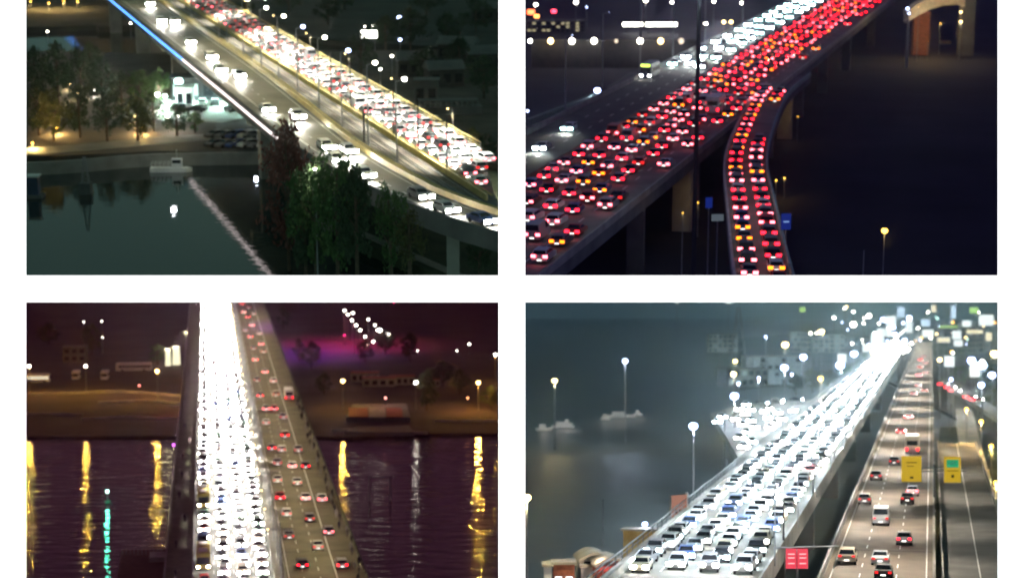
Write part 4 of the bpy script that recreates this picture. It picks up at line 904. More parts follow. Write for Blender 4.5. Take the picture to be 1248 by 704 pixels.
    for i, (u, v) in enumerate(dots):
        r = .62 if i < 8 else (1.0 if i in (9, 10) else (.5 if i < 14 else .3))
        Y = 800 if v > 385 else 860
        p = AT(k, u, v, Y); g = max(-11.3, zat(k, p.x, p.y, 351) if False else -11.3)
        lamp_post(k, (p.x, p.y, g), max(1.2, p.z - g), "small far lamp above the dark bank, %s from the left, lower-left view" % nth(sorted(range(len(dots)), key=lambda a: (dots[a][0], a)).index(i)), 'w', 0, (0, 0), r, "far small lamps", .12)
    # floodlights added to tint the shore, their light hung above the heads
    for i, (u, v, pw, col) in enumerate([(225, 506, 5000, (1, .02, .2)), (420, 420, 70000, (1, .02, .2)), (368, 430, 45000, (.45, .05, 1)), (480, 378, 190000, (1, .03, .2)), (170, 484, 3500, (1, .25, .2)), (470, 500, 2500, (1, .35, .3)), (570, 500, 5000, (1, .35, .15)), (212, 560, 1500, (.7, .1, .9))]):
        z0 = -11.3 if v < 530 else -12; p = G(k, u, v, z0)
        t = thing("floodlight", k, p, 0, "small coloured floodlight on the shore, %s by height, lower-left view" % nth(i), "floodlight", "shore floodlights")
        t['label'] = "small %s floodlight low on the far shore, %s from the left, lower-left view" % (('magenta', 'magenta', 'violet', 'magenta', 'reddish', 'reddish', 'reddish', 'violet')[i], nth([170, 212, 225, 368, 420, 470, 480, 570].index(u)))
        MB().tube((0, 0, 0), (0, 0, 4), .1, .1, dark_steel, 6).build("post", parent=t); MB().ball((0, 0, 4.2), .3, emi("flood_%d" % i, col, 6), 8, 5).build("lamp_head", parent=t); light(t, (0, -.6, 24 if pw > 8000 else 9), col, pw * (1.3 if pw > 8000 else .4), .6, radians(150))
    # buses and buildings on the shore
    make_bus(k, G(k, 163, 452, -11.3), pi / 2 + .12, white_paint, "long white coach parked on the far shore, left of the bridge, lower-left view", L=13.5, lit=False, lights='')
    make_bus(k, G(k, 46, 466, -11.3), pi / 2 + .05, white_paint, "lit white bus parked at the left frame edge, lower-left view", L=9, lit=True, lights='')
    for i, (u, v, a, c) in enumerate([(93, 462, .1, white_paint), (128, 462, .1, white_paint)]): make_bus(k, G(k, u, v, -11.3), a + pi, c, "%s of two white minibuses parked nose-on on the far shore, lower-left view" % ('left' if i == 0 else 'right'), L=6, lit=False, lights='')
    lit = emi("hall_window", (1, .85, .4), 2.2); litw = emi("tent_white", (1, .93, .6), .95, True)  # pavilion walls glow by themselves, standing for yellow light falling on them
    building(k, G(k, 92, 440, -11.3), .1, 9, 7, 6, dark_conc, dark_conc, "dim box building behind the parked minibuses, lower-left view", 3, 2)
    for i, (u, v, w_, h) in enumerate([(205, 445, 1.9, 6.5), (215, 444, 2.8, 7.2), (227, 413, 2.4, 3.2)]):
        p = G(k, u, v, -11.3); t = thing("lit_pavilion", k, p, 0, "glowing pale yellow pavilion beside the bridge, %s from the left of three, lower-left view" % nth(i), "pavilion")
        MB().box((0, 0, h / 2), (w_, 2.4, h), litw, 0, .8).build("wall", parent=t); MB().box((0, 0, h + .1), (w_ * 1.05, 2.8, .25), white_paint).build("roof", parent=t); light(t, (0, -2.5, h), (1, .9, .5), 900, .5)
    tree(k, G(k, 222, 430, -11.3), 9, 6, 'olive', "small tree between the glowing pavilions and the bridge, lower-left view"); tree(k, G(k, 192, 444, -11.3), 8, 7, 'green', "green lamp-lit tree left of the glowing pavilions, lower-left view")
    for i, (u, v, w_, h) in enumerate([(445, 465, 10, 3.5), (462, 470, 12, 3), (490, 468, 9, 3), (525, 470, 6, 2.5)]): building(k, G(k, u, v, -11.3), .05 * i, w_, 5, h, concrete, red_roof, "low reddish shore building, %s from the left, lower-left view" % nth(i), 4, 1, None, 'shore_building')
    # stepped quay
    t = thing("stepped_quay", k, (0, 0, 0), 0, "stepped concrete quay with pale blocks on the right shore, lower-left view", "quay")
    m = MB(); m.slab(poly(k, [(420, 526), (434, 520), (498, 518), (505, 527)], -10.4), -11.4, -10.3, dark_conc); m.build("lower_step", parent=t); m = MB(); m.slab(poly(k, [(422, 508), (430, 492), (495, 491), (500, 508)], -9.6), -11.35, -9.6, dark_conc); m.build("upper_terrace", parent=t)
    for u0, u1, mt in ((450, 469, concrete), (425, 448, red_roof), (471, 490, red_roof)):
        m = MB(); m.slab(poly(k, [(u0, 508), (u0, 497), (u1, 497), (u1 + 1, 508)], -9.5), -9.58, -9.4, mt); m.build("panel", parent=t)
    for i, (a, b) in enumerate([([(-100, 486), (60, 481), (150, 478), (222, 483)], 1.5), ([(100, 512), (160, 509), (222, 512)], 1.2), ([(-60, 506), (40, 505), (100, 506)], 1), ([(405, 526), (440, 525), (520, 529)], 1.0), ([(530, 514), (600, 514), (622, 514)], 1.2), ([(120, 492), (180, 490), (222, 494)], 1.8)]):
        C = curve(k, a, 12, -11.25); tag(MB().ribbon(C, offs(C, -b), -11.3, -10.6, concrete).build("quay_kerb", k), "long pale kerb strip, %s of six across the far shore, lower-left view" % nth(i), "kerb")
    # shore trees
    sp = [(520, 500, 48, 26), (112, 432, 40, 24), (60, 420, 26, 30), (540, 470, 30, 30), (500, 440, 34, 24), (470, 432, 30, 24), (445, 440, 26, 20), (380, 450, 34, 22), (395, 480, 26, 22), (560, 480, 30, 26), (345, 400, 26, 16), (600, 500, 30, 26), (365, 440, 28, 16)]
    for i, (u, v, h, wd) in enumerate(sp):
        p = G(k, u, v, -11.3); s = F / p.y; tree(k, p, h / s, wd / s, 'dark' if i != 1 else 'olive', "dark tree on the far shore, %s from the left, lower-left view" % nth(sorted(sp).index(sp[i])), "shore trees", v=i % 2)
    # buoy, platform at lower left
    p = G(k, 131, 640, -12); t = thing("channel_buoy", k, G(k, 131, 612, -12), 0, "small lit channel buoy with a green reflection in the dark water, lower-left view", "buoy")
    MB().tube((0, 0, -.3), (0, 0, .5), .7, .6, mat("buoy_green", (.02, .2, .1))).build("float", parent=t); MB().tube((0, 0, .5), (0, 0, 2.6), .12, .08, steel, 6).build("mast", parent=t); MB().ball((0, 0, 2.8), .4, lampt, 8, 5).build("lamp_head", parent=t); light(t, (0, -.4, 3.4), (.1, 1, .6), 900, .5)
    t = thing("landing_stage", k, (0, 0, 0), 0, "reddish brown landing stage beside the bridge at the bottom, lower-left view", "landing stage")
    m = MB(); m.slab(poly(k, [(148, 670), (212, 668), (216, 720), (140, 720)], -10), -12.5, -10, mat("stage_brown", (.12, .06, .045), .9)); m.build("deck", parent=t)
    m = MB(); m.slab(poly(k, [(183, 674), (211, 673), (212, 680), (182, 681)], -9.4), -9.99, -9.0, concrete); m.build("kerb_block", parent=t)
    m = MB(); 
    for i in range(14): p = G(k, 149 + i * 4.8, 669.5, -9); m.tube((p.x, p.y, -10), (p.x, p.y, -8.9), .07, .07, steel, 5)
    m.build("railing", parent=t)
    t = thing("mooring_gate", k, G(k, 463, 610, -12), 0, "faint pale mooring frame standing in the water right of the bridge, lower-left view", "mooring frame")
    for x in (-2.6, 2.6): MB().tube((x, 0, -.5), (x, 0, 6), .16, .14, steel).build("post", parent=t)
    MB().tube((-2.6, 0, 6), (2.6, 0, 6), .12, .12, steel).build("beam", parent=t)
_b = set(o.name for o in COL.objects); view3(); trim(3, _b); haze(3, 200, 1590, .00011, (.95, .6, .85), .88)

# ================================================================== VIEW 4, lower right: wide bridge toward a bright junction
def view4():
    k = 4; L = L4
    W4 = water("river_water_c", (.09, .11, .11), .5, .25, .5, 1, .4)
    m = MB(); m.slab([(.6, 210), (900, 210), (1500, 5500), (.6, 5500)], -11, -10, W4); struct("river", m, k, "still slate-blue river under the night haze")
    land = mat("city_ground", (.06, .06, .055), 1, var=.4, scale=.03)
    m = MB(); m.slab(poly(k, [(900, 472), (960, 466), (1060, 452), (1260, 560), (1300, 560), (1300, 398), (1060, 398), (900, 412)], -9), -10.5, -9, land); struct("city_ground", m, k)
    m = MB(); m.slab(poly(k, [(1146, 520), (1230, 520), (1300, 800), (1110, 800)], -9), -10.6, -9.05, grassm); struct("verge", m, k)
    def st(off, a=185, b=1500, n=50): return resample([L.p(off, a), L.p(off, b)], n)
    t = thing("road_bridge", k, (0, 0, 0), 0, "wide bridge with a glaring white jammed carriageway, lower-right view", "bridge")
    MB().ribbon(st(-33.2), st(-16.6), -1.6, 0, concrete).build("left_deck", parent=t); MB().ribbon(st(-11.2), st(.3), -1.6, 0, concrete).build("right_deck", parent=t)
    for off, h in ((-31.6, .9), (-16.85, .8), (-11.2, .8), (.05, .9)): MB().ribbon(st(off), st(off + .25), 0, h, concrete).build("parapet", parent=t)
    m = MB(); m.ribbon(st(-33.2), st(-33.05), 1.0, 1.15, steel)
    for i in range(150): p = L.p(-33.1, 190 + i * 4); m.box((p.x, p.y, .5), (.1, .1, 1.0), steel)
    m.ribbon(st(-33.17), st(-33.08), .5, .58, steel); m.build("railing", parent=t)
    for tt in (240, 300, 380, 470, 580, 700):
        for o in (-23, -5.5): m = MB(); p = L.p(o, tt); m.box((p.x, p.y, -5.8), (10, 2.2, 8.6), dark_conc, -L.h); m.build("pier", parent=t)
    m = MB(); m.ribbon(st(-31.3), st(-16.9), 0, .03, asphalt_worn); m.ribbon(st(-10.9), st(0), 0, .03, mat("asphalt_brown", (.19, .155, .12), .85, var=.25, scale=.2)); struct("carriageway", m, k)
    t = thing("side_bridge", k, (0, 0, 0), 0, "empty side road bridge running along the right frame edge, lower-right view", "bridge")
    MB().ribbon(st(.9, b=395), st(8.6, b=395), -1.4, -.02, concrete).build("deck", parent=t)
    for off in (.9, 8.4): MB().ribbon(st(off, b=395), st(off + .2, b=395), 0, .8, concrete).build("parapet", parent=t)
    m = MB(); m.ribbon(st(1.2, b=395), st(8.3, b=395), -.02, .02, asphalt_worn); struct("side_road", m, k); joints(4, st(-10.8, b=700, n=60), st(-.1, b=700, n=60), .033, 4)
    m = MB()
    for off in (-27.8, -24.2, -20.6, -7.4, -3.7):
        for i in range(70): a = 190 + i * 8; m.ribbon([L.p(off, a), L.p(off, a + 3)], [L.p(off + .14, a), L.p(off + .14, a + 3)], .03, .036, paint)
    m.ribbon(st(-10.3), st(-10.15), .03, .036, paint); m.ribbon(st(-.7), st(-.55), .03, .036, paint); m.ribbon(st(4.7, b=395), st(4.85, b=395), .02, .027, paint); struct("lane_markings", m, k)
    # ramp at far right with yellow light
    m = MB(); A = curve(k, [(1184, 500), (1200, 560), (1222, 640)], 14, -6); m.ribbon(A, offs(A, 5), -7, -5.5, concrete); tag(m.build("yellow_lit_ramp", k), "yellow-lit slip ramp at the right frame edge, lower-right view", "ramp")
    A = curve(k, [(1148, 462), (1170, 480), (1218, 512)], 14, -4); tag(MB().ribbon(A, offs(A, -5), -5.2, -4, asphalt_worn).build("exit_ramp", k), "exit ramp with queued cars leaving the right carriageway, lower-right view", "ramp")
    rz = -L.h; cols = ['white', 'silver', 'grey', 'black', 'beige', 'grey', 'blue', 'silver', 'white', 'black', 'silver', 'red']; rest = []
    lanes = [(-29.7, 'leftmost'), (-26.2, 'second'), (-22.7, 'third'), (-19.2, 'rightmost')]
    for off, ln in lanes:
        t = 196 + random.uniform(0, 6); i = 0
        while t < 1400:
            p = L.p(off + random.uniform(-.4, .4), t, .04)
            if i < 18:
                ty = random.choice(['hatchback', 'sedan', 'estate', 'off-roader', 'van' if random.random() < .3 else 'sedan']); c = random.choice(cols)
                make_car(k, p, rz + pi + random.uniform(-.08, .08), ty, c, 'h', "%s %s in the glare, %s from the near end of the %s lane, lower-right view" % (c, ty, nth(i), ln), "cars in the white jam, lower-right view", t < 230, hs='wcc'[i % 3], ls=1.5)
            else: rest.append((p, rz + pi))
            i += 1; t += random.uniform(5.8, 8) * (1 + max(0, t - 500) / 500)
    far_cars(k, "distant_traffic", rest, "white mass of headlights toward the junction, lower-right view", 'h', ['white', 'silver', 'grey', 'black'], 1.9, hs='wcc')
    for i in range(22):  # median lamps added to light the jam, their bare lights hung to the side
        tt = 205 + i * (34 + i * 1.6); p = L.p(-16.4, tt)
        t = lamp_post(k, p, 10.5, "median lamp post with arms over the jam, %s from the near end, lower-right view" % nth(i), 'w', 0, (-2, .4), .14 if i < 7 else .5, "median lamp posts", .1)
        light(t, (-7, 0, 10.2), (.82, .91, 1), 48000 * (min(1, .35 + i * .15) + i * .06), .5, radians(150)); light(t, (11, 0, 10.2), (1, .9, .76), 9500 * (1 + i * .05), .4, radians(150))
    spots = [(1033, 685, 'beige', 'off-roader'), (1073, 686, 'silver', 'sedan'), (1077, 703, 'black', 'sedan'), (1102, 662, 'grey', 'hatchback'), (1074, 638, 'white', 'van'), (1054, 613, 'silver', 'hatchback'), (1106, 612, 'black', 'sedan'), (1112, 603, 'silver', 'hatchback'), (1068, 584, 'grey', 'hatchback'), (1090, 566, 'black', 'sedan'),
             (1098, 529, 'red', 'sedan'), (1107, 511, 'white', 'hatchback'), (1114, 482, 'silver', 'sedan'), (1119, 472, 'white', 'sedan'), (1127, 478, 'beige', 'hatchback'), (1120, 459, 'red', 'sedan'), (1128, 456, 'silver', 'sedan'), (1121, 449, 'red', 'hatchback'), (1128, 444, 'white', 'sedan'), (1122, 440, 'red', 'sedan'), (1126, 436, 'white', 'sedan')]
    for i, (u, v, c, ty) in enumerate(spots):
        p = G(k, u, v, .04); make_car(k, p, rz, ty, c, 'ht', "%s %s heading away on the right carriageway, %s along, lower-right view" % (c, ty, nth(i)), "cars heading away, lower-right view", i < 12, ts='dddrdddp'[i % 8], ls=.8 if i < 10 else 1.5)
    make_bus(k, G(k, 1112, 551, .04), rz, white_paint, "white bus with dark rear window beyond the yellow sign, lower-right view", L=9, lights='t')
    for i, (u, v) in enumerate([(1150, 470), (1158, 474), (1163, 478), (1182, 486), (1190, 489)]):
        make_car(k, G(k, u, v, -3.95), -.9, ['sedan', 'hatchback'][i % 2], ['beige', 'red', 'white'][i % 3], 'ht', "%s %s queued on the exit ramp, %s from the left, lower-right view" % (['beige', 'red', 'white'][i % 3], ['sedan', 'hatchback'][i % 2], nth(i)), "cars on the exit ramp", ls=2)
    # gantry with yellow signs
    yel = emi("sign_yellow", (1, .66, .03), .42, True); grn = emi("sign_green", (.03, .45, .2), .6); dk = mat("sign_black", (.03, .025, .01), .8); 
    Y = 268
    t = thing("sign_gantry", k, AT(k, 1139, 640, Y) * 1, 0, "sign gantry post with arms carrying two yellow road signs, lower-right view", "gantry")
    p = AT(k, 1139, 573, Y); t.matrix_world = XF(k, (p.x, Y, 0)); MB().tube((0, 0, 0), (0, 0, p.z + .8), .22, .18, steel, 10).build("post", parent=t)
    a = AT(k, 1100, 573, Y); b = AT(k, 1178, 571, Y)
    for dz in (-.1, .35): MB().tube((a.x - p.x, 0, p.z + dz), (b.x - p.x, 0, p.z + dz), .09, .09, steel, 6).build("beam", parent=t)
    for (u, v, W_, H_, lab, mk) in [(1111, 571, 24, 31, "larger plain yellow road sign over the right carriageway, lower-right view", [(0, .9, 1.5, .12, dk), (-.2, .4, 1.0, .1, dk), (0, -1.2, .5, .3, dk)]), (1161, 572, 20, 31, "yellow road sign with a green field at its top, lower-right view", [(0, .85, 1.7, 1.1, grn), (0, .85, 1.2, .08, white_paint), (-.1, 1.1, .9, .08, white_paint), (0, -.15, 1.6, .1, dk), (0, -.9, .4, .4, dk)])]:
        q = AT(k, u, v, Y - .6); s = F / Y; t = thing("road_sign", k, (q.x, Y - .5, q.z), 0, lab, "sign"); MB().box((0, 0, 0), (W_ / s, .15, H_ / s), yel).build("panel", parent=t)
        m = MB()
        for (x, z, aa, bb, mt) in mk: m.box((x, -.1, z), (aa, .04, bb), mt) if mt is grn else m.box((x, -.14, z), (aa, .04, bb), mt)
        m.build("lettering", parent=t)
    # red pair
    red = emi("sign_red", (.9, .06, .1), .75); Y = 205; q = AT(k, 971, 680, Y)
    t = thing("sign_mast", k, (q.x, Y, 0), 0, "dark mast with a crossbar at the jam's right edge, lower-right view", "mast"); MB().tube((.05, .2, -6), (.05, .2, q.z + 1), .16, .14, steel, 8).build("post", parent=t); MB().tube((-2.4, .2, q.z + 1.1), (4.5, .2, q.z + 1.3), .1, .1, steel, 6).build("beam", parent=t)
    for i, u in enumerate((964, 978)):
        q = AT(k, u, 680, Y); t = thing("lane_signal", k, (q.x, Y - .1, q.z), 0, "%s of two glowing red square lane signals, lower-right view" % ('left' if i == 0 else 'right'), "signal"); MB().box((0, 0, 0), (1.12, .2, 2.1), red).build("panel", parent=t)
        m = MB(); [m.box((0, -.13, dz), (.7, .03, .1), emi("signal_pale", (1, .5, .5), 1.2)) for dz in (-.5, .1, .5)]; m.build("lettering", parent=t)
    # tall poles over the jam
    for i, (u, v0, v1) in enumerate([(955, 610, 704), (991, 575, 650), (1017, 520, 600), (883, 500, 545), (1031, 500, 570), (1048, 480, 530), (1068, 460, 510)]):
        tt = L.at_u(u, -16.7, 0, 160); p = L.p(-16.7, tt) if u != 883 else AT(k, 883, 545, 420); 
        if u == 883: p.z = -9.9
        t = thing("overhead_pole", k, p, 0, "slender dark pole rising over the jam, %s from the left, lower-right view" % nth(sorted([955, 991, 1017, 883, 1031, 1048, 1068]).index(u)), "pole"); MB().tube((0, 0, 0), (0, 0, zat(k, p.x, p.y, v0) - p.z), .13, .08, dark_steel).build("pole", parent=t)
    # river-side lamps, each on its pole
    data = [(676, 465, 524, 'y', 1.0, 500), (762, 441, 505, 'b', 1.0, 520), (845, 521, 584, 'b', 1.05, 330), (786, 641, 668, 'b', .5, 245), (642, 609, 720, 'y', .75, 232), (895, 484, 560, 'b', 1.3, 430), (894, 457, 500, 'y', 1.0, 520), (896, 441, 480, 'y', .9, 600),
            (957, 421, 470, 'y', 1.6, 650), (956, 449, 490, 'b', 1.5, 560), (979, 436, 480, 'b', 1.6, 640), (1001, 405, 450, 'y', 1.7, 800), (1000, 462, 485, 'o', 1.0, 560), (1024, 446, 480, 'b', 2.0, 640), (1040, 396, 440, 'w', 2, 900), (1041, 432, 470, 'b', 1.9, 760), (1184, 440, 490, 'b', 1.9, 640), (1197, 446, 500, 'b', 2.2, 640), (1209, 458, 500, 'b', 1.6, 600), (1196, 470, 500, 'b', 1.3, 560), (1212, 432, 500, 'y', 2, 700)]
    for i, (u, v, vb, c, r, Y) in enumerate(data):
        p = AT(k, u, v, Y); lamp_post(k, (p.x, Y, -10), p.z + 10, "%s lamp by the river or junction, %s from the left, lower-right view" % ({'y': 'warm', 'b': 'blue-white', 'o': 'orange', 'w': 'white'}[c], nth(sorted(range(len(data)), key=lambda a: data[a][0]).index(i))), c, 5200 if r > .6 else 3000, (0, 0), r * .88, "lamps beside the bridge", .16)
    for i, (u, v, Y) in enumerate([(735, 608, 300), (886, 560, 330)]):
        p = AT(k, u, v, Y); t = thing("bare_pole", k, (p.x, Y, -10), 0, "thin unlit pole in the dark river, %s, lower-right view" % ('left of the billboard' if i == 0 else 'just left of the jam'), "pole"); MB().tube((0, 0, 0), (0, 0, p.z + 10), .12, .1, steel).build("pole", parent=t)
    # boats under the lamps
    for i, (u, v, Lh) in enumerate([(663, 524, 5), (686, 521, 7), (757, 508, 10), (738, 511, 3), (778, 506, 3), (692, 518, 3), (902, 521, 9)]):
        p = G(k, u, v, -10); t = thing("moored_boat", k, p, .06, "white moored boat lit from above, %s from the left, lower-right view" % nth(sorted([663, 686, 757, 738, 778, 692, 902]).index(u)), "boat", "boats under the river lamps")
        m = MB(); m.slab([(-Lh / 2, -1), (Lh * .35, -1), (Lh / 2, 0), (Lh * .35, 1), (-Lh / 2, 1)], -.1, .8, white_paint); m.build("hull", parent=t); MB().box((-.1 * Lh, 0, 1.3), (Lh * .4, 1.3, 1.0), white_paint).build("cabin", parent=t); light(t, (0, -2.5, 5), (1, .95, .85), 350, .4)  # bare light added over each boat to make it show
    # billboard
    Y = 262; q = AT(k, 827, 618, Y)
    t = thing("billboard", k, (q.x, Y, -10), .55, "tilted pinkish billboard with small dark marks beside the jam's left edge, lower-right view", "billboard")
    pk = emi("billboard_face", (.6, .27, .18), .45); hz = q.z + 10
    MB().box((0, 0, hz), (2.6, .3, 3.4), pk).build("panel", parent=t); MB().box((1.38, 0, hz + .1), (.16, .4, 3.8), white_paint).build("edge_trim", parent=t); MB().box((-1.38, 0, hz), (.1, .4, 3.4), concrete).build("edge_trim", parent=t)
    m = MB(); [m.box((x, -.17, hz - .5), (.35, .04, .5), dk) for x in (-.5, 0, .5)]; m.build("lettering", parent=t); MB().tube((0, .1, 0), (0, .1, hz - 1.6), .25, .2, steel).build("post", parent=t)
    t = thing("bus_shelter", k, AT(k, 800, 664, 245), -L.h, "tan lit shelter wall behind the left railing, lower-right view", "shelter"); q = AT(k, 800, 664, 245); t.matrix_world = XF(k, (q.x - 1, 245, -10), -L.h)
    MB().box((0, 0, 4.5), (6.2, 2.4, 9), mat("tan_wall", (.4, .3, .13), .9)).build("wall", parent=t); MB().box((0, 0, 9.1), (6.8, 3, .25), concrete).build("roof", parent=t)
    # kiosks at bottom left
    Y = 236
    for i, (u0, u1, v0, mt, lab) in enumerate([(663, 672, 688, white_paint, "white lit kiosk door at the bottom left"), (674, 700, 686, brick, "brown kiosk with striped wall at the bottom left"), (708, 735, 690, white_paint, "bright white kiosk front at the bottom")]):
        a = AT(k, u0, v0, Y); b = AT(k, u1, v0, Y); building(k, ((a.x + b.x) / 2, Y + i * .5, -10), 0, b.x - a.x, 3, a.z + 10, mt, concrete, lab + ", lower-right view", 2, 1, emi("kiosk_light", (.95, .95, 1), 2.0), 'kiosk', 'kiosk', litn=1)
    for i, (u, v, w_, mt) in enumerate([(722, 674, 40, concrete), (742, 680, 42, red_roof)]):
        q = AT(k, u, v, Y + 3 - i * 4); W_ = w_ / F * Y; t = thing("curved_roof_pavilion", k, (q.x, Y + 3 - i * 4, -10), .1, "%s curved-roof pavilion at bottom left, lower-right view" % ('grey' if i == 0 else 'red-trimmed'), "pavilion"); zt = q.z + 10
        m = MB(); n = 10; vs = []
        for j in range(n + 1):
            x = -W_ / 2 + W_ * j / n; z = zt + .9 * cos((j / n - .5) * pi) - .4
            vs += [(x, -3, z), (x, 3, z), (x, 3, z - .3), (x, -3, z - .3)]
        fs = [];
        for j in range(n):
            o = j * 4; fs += [(o, o + 4, o + 5, o + 1), (o + 3, o + 2, o + 6, o + 7), (o, o + 3, o + 7, o + 4), (o + 1, o + 5, o + 6, o + 2)]
        m.add(vs, fs, concrete); m.build("roof", parent=t); MB().box((0, 0, zt / 2 - .3), (W_ * .9, 5, zt - .6), mt).build("wall", parent=t)
        MB().box((0, -2.6, zt - .9), (W_ * .7, .1, .6), emi("trim_red", (.8, .12, .1), .7) if i else glass).build("window", parent=t); light(t, (0, -6, zt), (1, .7, .5), 500, .5)
    # far city: buildings, lit signs, junction
    random.seed(21); fw = emi("city_window", (.7, .92, 1), .28)
    gm = mat("glass_facade", (.25, .32, .36), .4)
    p = G(k, 940, 468, -9); building(k, p, .05, 26, 12, 13, gm, concrete, "wide glass-fronted building with pale lit windows, left of the junction, lower-right view", 8, 4, fw, litn=.5)
    xs = [(880, 386, 14), (905, 470, 8), (1180, 430, 24), (1140, 415, 18), (1208, 415, 22), (1160, 402, 16), (1195, 398, 20), (1040, 408, 12), (1010, 412, 14), (1216, 470, 10), (975, 404, 16), (1228, 440, 24)]
    for i, (u, v, h) in enumerate(xs):
        Y = 2329 * 36.7 / max(22, v - 372) ; p = AT(k, u, v, min(Y, 1500)); building(k, (p.x, min(Y, 1500), -9), random.uniform(-.3, .3), random.uniform(14, 30), 12, h, dark_conc if i % 2 else concrete, dark_conc, "city block with scattered lit windows, %s from the left, lower-right view" % nth(sorted(range(len(xs)), key=lambda a: xs[a][0]).index(i)), 6, max(2, int(h / 3.5)), fw, group="city blocks")
    cwh = emi("billboard_white", (.9, 1, .98), .95, True); cgr = emi("sign_lime", (.5, .9, .25), .7); cye = emi("sign_cream", (1, .9, .6), .8, True); cbl = emi("sign_pale_blue", (.6, .8, 1), .8)
    S = [(1157, 440, 16, 18, cwh, 560), (1160, 446, 1, 1, cwh, 560), (1188, 451, 16, 22, cwh, 600), (1069, 416, 20, 26, cwh, 1000), (1026, 436, 14, 14, cwh, 640), (1128, 393, 14, 12, cbl, 1000), (1131, 406, 18, 12, cwh, 900), (1108, 398, 10, 20, cwh, 1100), (1138, 376, 8, 12, cye, 1100), (1162, 380, 8, 22, cbl, 1100), (1187, 378, 14, 10, cgr, 1050), (1178, 394, 14, 10, cwh, 1000), (1202, 390, 24, 18, cwh, 950), (1166, 408, 14, 14, cwh, 950), (1150, 414, 20, 8, cye, 850), (1188, 404, 26, 6, cye, 900), (1156, 398, 30, 3, cgr, 1000), (1086, 392, 16, 20, cwh, 1300), (1098, 380, 12, 18, cbl, 1400), (978, 377, 10, 8, cgr, 1300), (888, 369, 10, 3, cwh, 1300), (825, 369, 4, 3, cwh, 1300), (1168, 418, 14, 10, cwh, 800), (1205, 410, 10, 14, cye, 850), (1078, 405, 24, 14, cwh, 1150), (1056, 424, 12, 12, cwh, 900)]
    S = [s for s in S if s[2] > 2]
    for i, (u, v, a, b, mt, Y) in enumerate(S):
        q = AT(k, u, v, Y); s = F / Y; nm = {id(cwh): 'white', id(cgr): 'lime green', id(cye): 'cream', id(cbl): 'pale blue'}[id(mt)]
        sign_panel(k, (q.x, Y, -9), random.uniform(-.1, .1), a / s * .75, b / s * .72, q.z + 9, mt, "%s illuminated sign in the bright junction, %s from the left, lower-right view" % (nm, nth(sorted(range(len(S)), key=lambda j: S[j][0]).index(i))), "illuminated_sign", "illuminated sign", thick=.6)
    # glints: far junction lamps
    J = []
    for i in range(70):
        t_ = random.random(); u = random.gauss(1082 + 10 * t_, 20); v = random.uniform(384, 432)
        if i > 34: u = random.uniform(1110, 1215); v = random.uniform(378, 470)
        if i > 60: u = random.uniform(930, 1060); v = random.uniform(374, 420)
        if 1110 < u < 1140 and v > 430: u += 30
        J.append((u, v))
    J.sort()
    for i, (u, v) in enumerate(J):
        Y = random.uniform(900, 1300) if v < 430 else random.uniform(520, 800); q = AT(k, u, v, Y); c = random.choice('wwbwby' if u < 1110 else 'wbytwo')
        lamp_post(k, (q.x, Y, -9), max(1, q.z + 9), "far %s lamp in the bright junction, %s from the left, lower-right view" % ({'w': 'white', 'b': 'bluish', 'y': 'warm', 't': 'green-white', 'o': 'amber'}[c], nth(i)), c, 6000 if i % 3 == 0 else 0, (0, 0), random.uniform(.8, 1.9) if abs(u - 1085) < 30 else random.uniform(.35, .9), "far lamps in the junction", .2)
    for i, (u, v, h, c) in enumerate([(990, 478, 10, 'olive'), (1010, 474, 9, 'olive'), (1030, 470, 9, 'green'), (970, 480, 8, 'dark'), (1045, 462, 9, 'olive'), (1145, 440, 12, 'dark'), (1172, 470, 9, 'green'), (1200, 480, 9, 'dark'), (1178, 425, 12, 'green'), (1215, 500, 8, 'olive'), (1055, 448, 9, 'dark'), (1150, 425, 14, 'green'), (1112, 424, 12, 'dark'), (1098, 436, 8, 'dark')]):
        p = G(k, u, v, -9); tree(k, p, h, h * 1.1, c, "%s tree near the junction, %s from the left, lower-right view" % (c, nth(sorted([990, 1010, 1030, 970, 1045, 1145, 1172, 1200, 1178, 1215, 1055, 1150, 1112, 1098]).index(u))), "trees near the junction", v=i % 2)
    A = curve(k, [(870, 508), (930, 492), (1000, 487), (1062, 486)], 14, -6); tag(MB().ribbon(A, offs(A, 8), -7, -5.6, concrete).build("waterfront_ramp", k), "yellow-lit waterfront ramp meeting the jam from the left, lower-right view", "ramp")
    for i in range(9):
        q = A[1 + i] + (offs(A, 3.5 if i % 2 else 6)[1 + i] - A[1 + i]); make_car(k, (q.x, q.y, -5.55), -1.9, ['sedan', 'hatchback'][i % 2], ['grey', 'white', 'black'][i % 3], 'h', "%s %s on the waterfront ramp, %s from the left, lower-right view" % (['grey', 'white', 'black'][i % 3], ['sedan', 'hatchback'][i % 2], nth(i)), "cars on the waterfront ramp", hs='c', ls=1.8)
    m = MB(); m.slab(poly(k, [(866, 503), (905, 492), (985, 492), (992, 500), (917, 563), (905, 566), (884, 530)], 0), -1.4, -.01, concrete); tag(m.build("merging_ramp", k), "broad ramp merging into the jam from the left, lower-right view", "ramp")
    n = 0
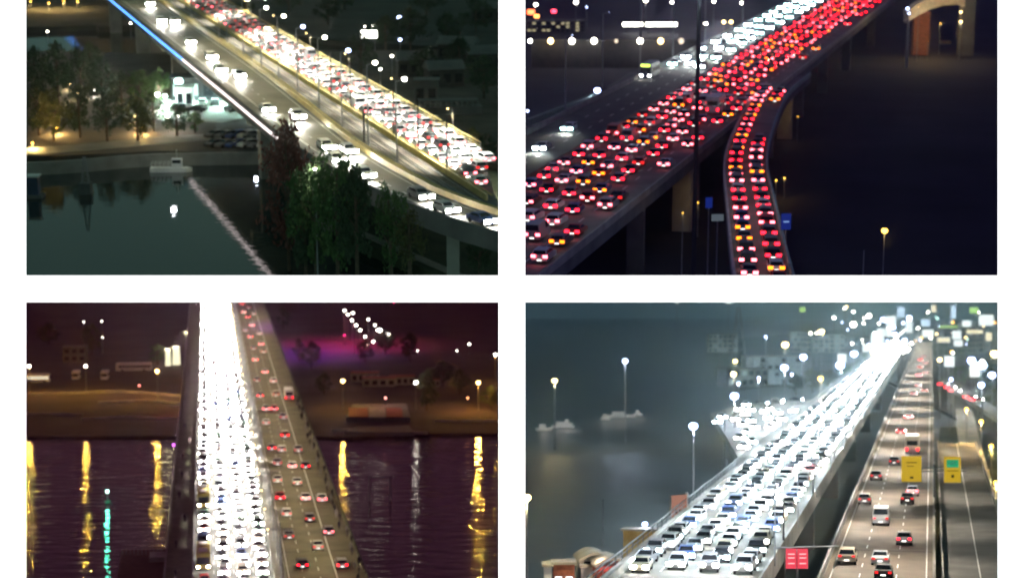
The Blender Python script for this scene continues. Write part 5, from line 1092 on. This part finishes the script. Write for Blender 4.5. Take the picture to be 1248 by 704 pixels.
    for a in range(9):
        for b_ in range(5):
            p = L.p(-35.0 - b_ * 3.6 + random.uniform(-.4, .4), 345 + a * 19 + b_ * 6 + random.uniform(-3, 3), .01); u, v = PR(k, p)
            if u < 872 + max(0, v - 520) * .75 or v < 496 or (a * 5 + b_ * 3) % 7 < 2: continue
            c = ['white', 'silver', 'black', 'grey'][(a + b_) % 4]; ty = ['sedan', 'hatchback', 'off-roader'][(a * 2 + b_) % 3]
            make_car(k, p, rz + pi + .12, ty, c, 'h', "%s %s on the merging ramp left of the jam, %s by distance, lower-right view" % (c, ty, nth(n)), "cars on the merging ramp", hs='wc'[n % 2], ls=1.8); n += 1
    for i, (u, v) in enumerate([(925, 505), (965, 498), (900, 515)]): q = G(k, u, v, 0); lamp_post(k, q, 9, "lamp post on the merging ramp, %s counted outward, lower-right view" % nth(i), 'b', 6000, (0, 0), .4)
    for i, (u, v) in enumerate([(1178, 500), (1196, 515), (1208, 545), (1214, 590)]): q = AT(k, u, v, 420 - i * 35); lamp_post(k, (q.x, 420 - i * 35, -9), q.z + 9, "amber lamp over the ramp at the right edge, %s from the top, lower-right view" % nth(i), 'o', 9000, (0, 0), .5)
    for i, u in enumerate((950, 985, 1020)): q = AT(k, u, 470, 530); lamp_post(k, (q.x, 530, -9), 8, "small amber lamp over the waterfront ramp, %s from the left, lower-right view" % nth(i), 'o', 3500, (0, 0), .35)
    q = AT(k, 900, 386, 1200); t = thing("pylon", k, (q.x, 1200, -10), 0, "faint lattice pylon in the haze left of the junction, lower-right view", "pylon"); m = MB()
    for a in (-1, 1): m.tube((a * 5, 0, 0), (a * .6, 0, q.z + 16), .4, .3, steel, 5)
    for j in range(5): w_ = 5 - j; z = j * (q.z + 16) / 6; m.tube((-w_, 0, z), (w_ - 1, 0, z + 5), .25, .25, steel, 5)
    m.build("lattice", parent=t)
    C = curve(k, [(760, 383), (800, 379), (850, 379), (905, 382)], 10, -9); tag(MB().ribbon(offs(C, -40), C, -10, -8.4, concrete).build("far_shore", k), kind='structure')
_b = set(o.name for o in COL.objects); view4(); trim(4, _b)
if os.environ.get('HAZE') != '0': haze(4, 190, 5700, .00026, (.62, .88, 1), .86)

for l, n in LABELS.items():
    pass
def audit():
    for o in SC.objects:
        lb = o.get('label')
        if lb and len(lb.split()) > 16: print('LONG', len(lb.split()), o.name, lb)
    seen = {}
    for o in SC.objects:
        if o.get('label') and o.get('kind') != 'structure': seen.setdefault(o['label'], []).append(o.name)
    for l, n in seen.items():
        if len(n) > 1: print('DUP', n[:4], l)
    bpy.context.view_layer.update()
    for o in SC.objects:
        if o.type != 'MESH' or o.name.split('.')[0] in ('wall', 'partition', 'sky') and o.parent is None: continue
        r = o
        while r.parent: r = r.parent
        P = [o.matrix_world @ Vector(c) for c in o.bound_box]
        P = [o.matrix_world @ v.co for v in o.data.vertices][:4000] if (min(p.x for p in P) < -.1 and max(p.x for p in P) > .1) or (min(p.z for p in P) < -.1 and max(p.z for p in P) > .1) else []
        if P and min(p.x for p in P) < -.1 and max(p.x for p in P) > .1: print('XCROSS', r.name, o.name, r.get('label'), round(min(p.x for p in P), 1), round(max(p.x for p in P), 1))
        if P and min(p.z for p in P) < -.1 and max(p.z for p in P) > .1: print('ZCROSS', r.name, o.name, r.get('label'), round(min(p.z for p in P), 1), round(max(p.z for p in P), 1))
import os
if os.environ.get('AUDIT'): audit()
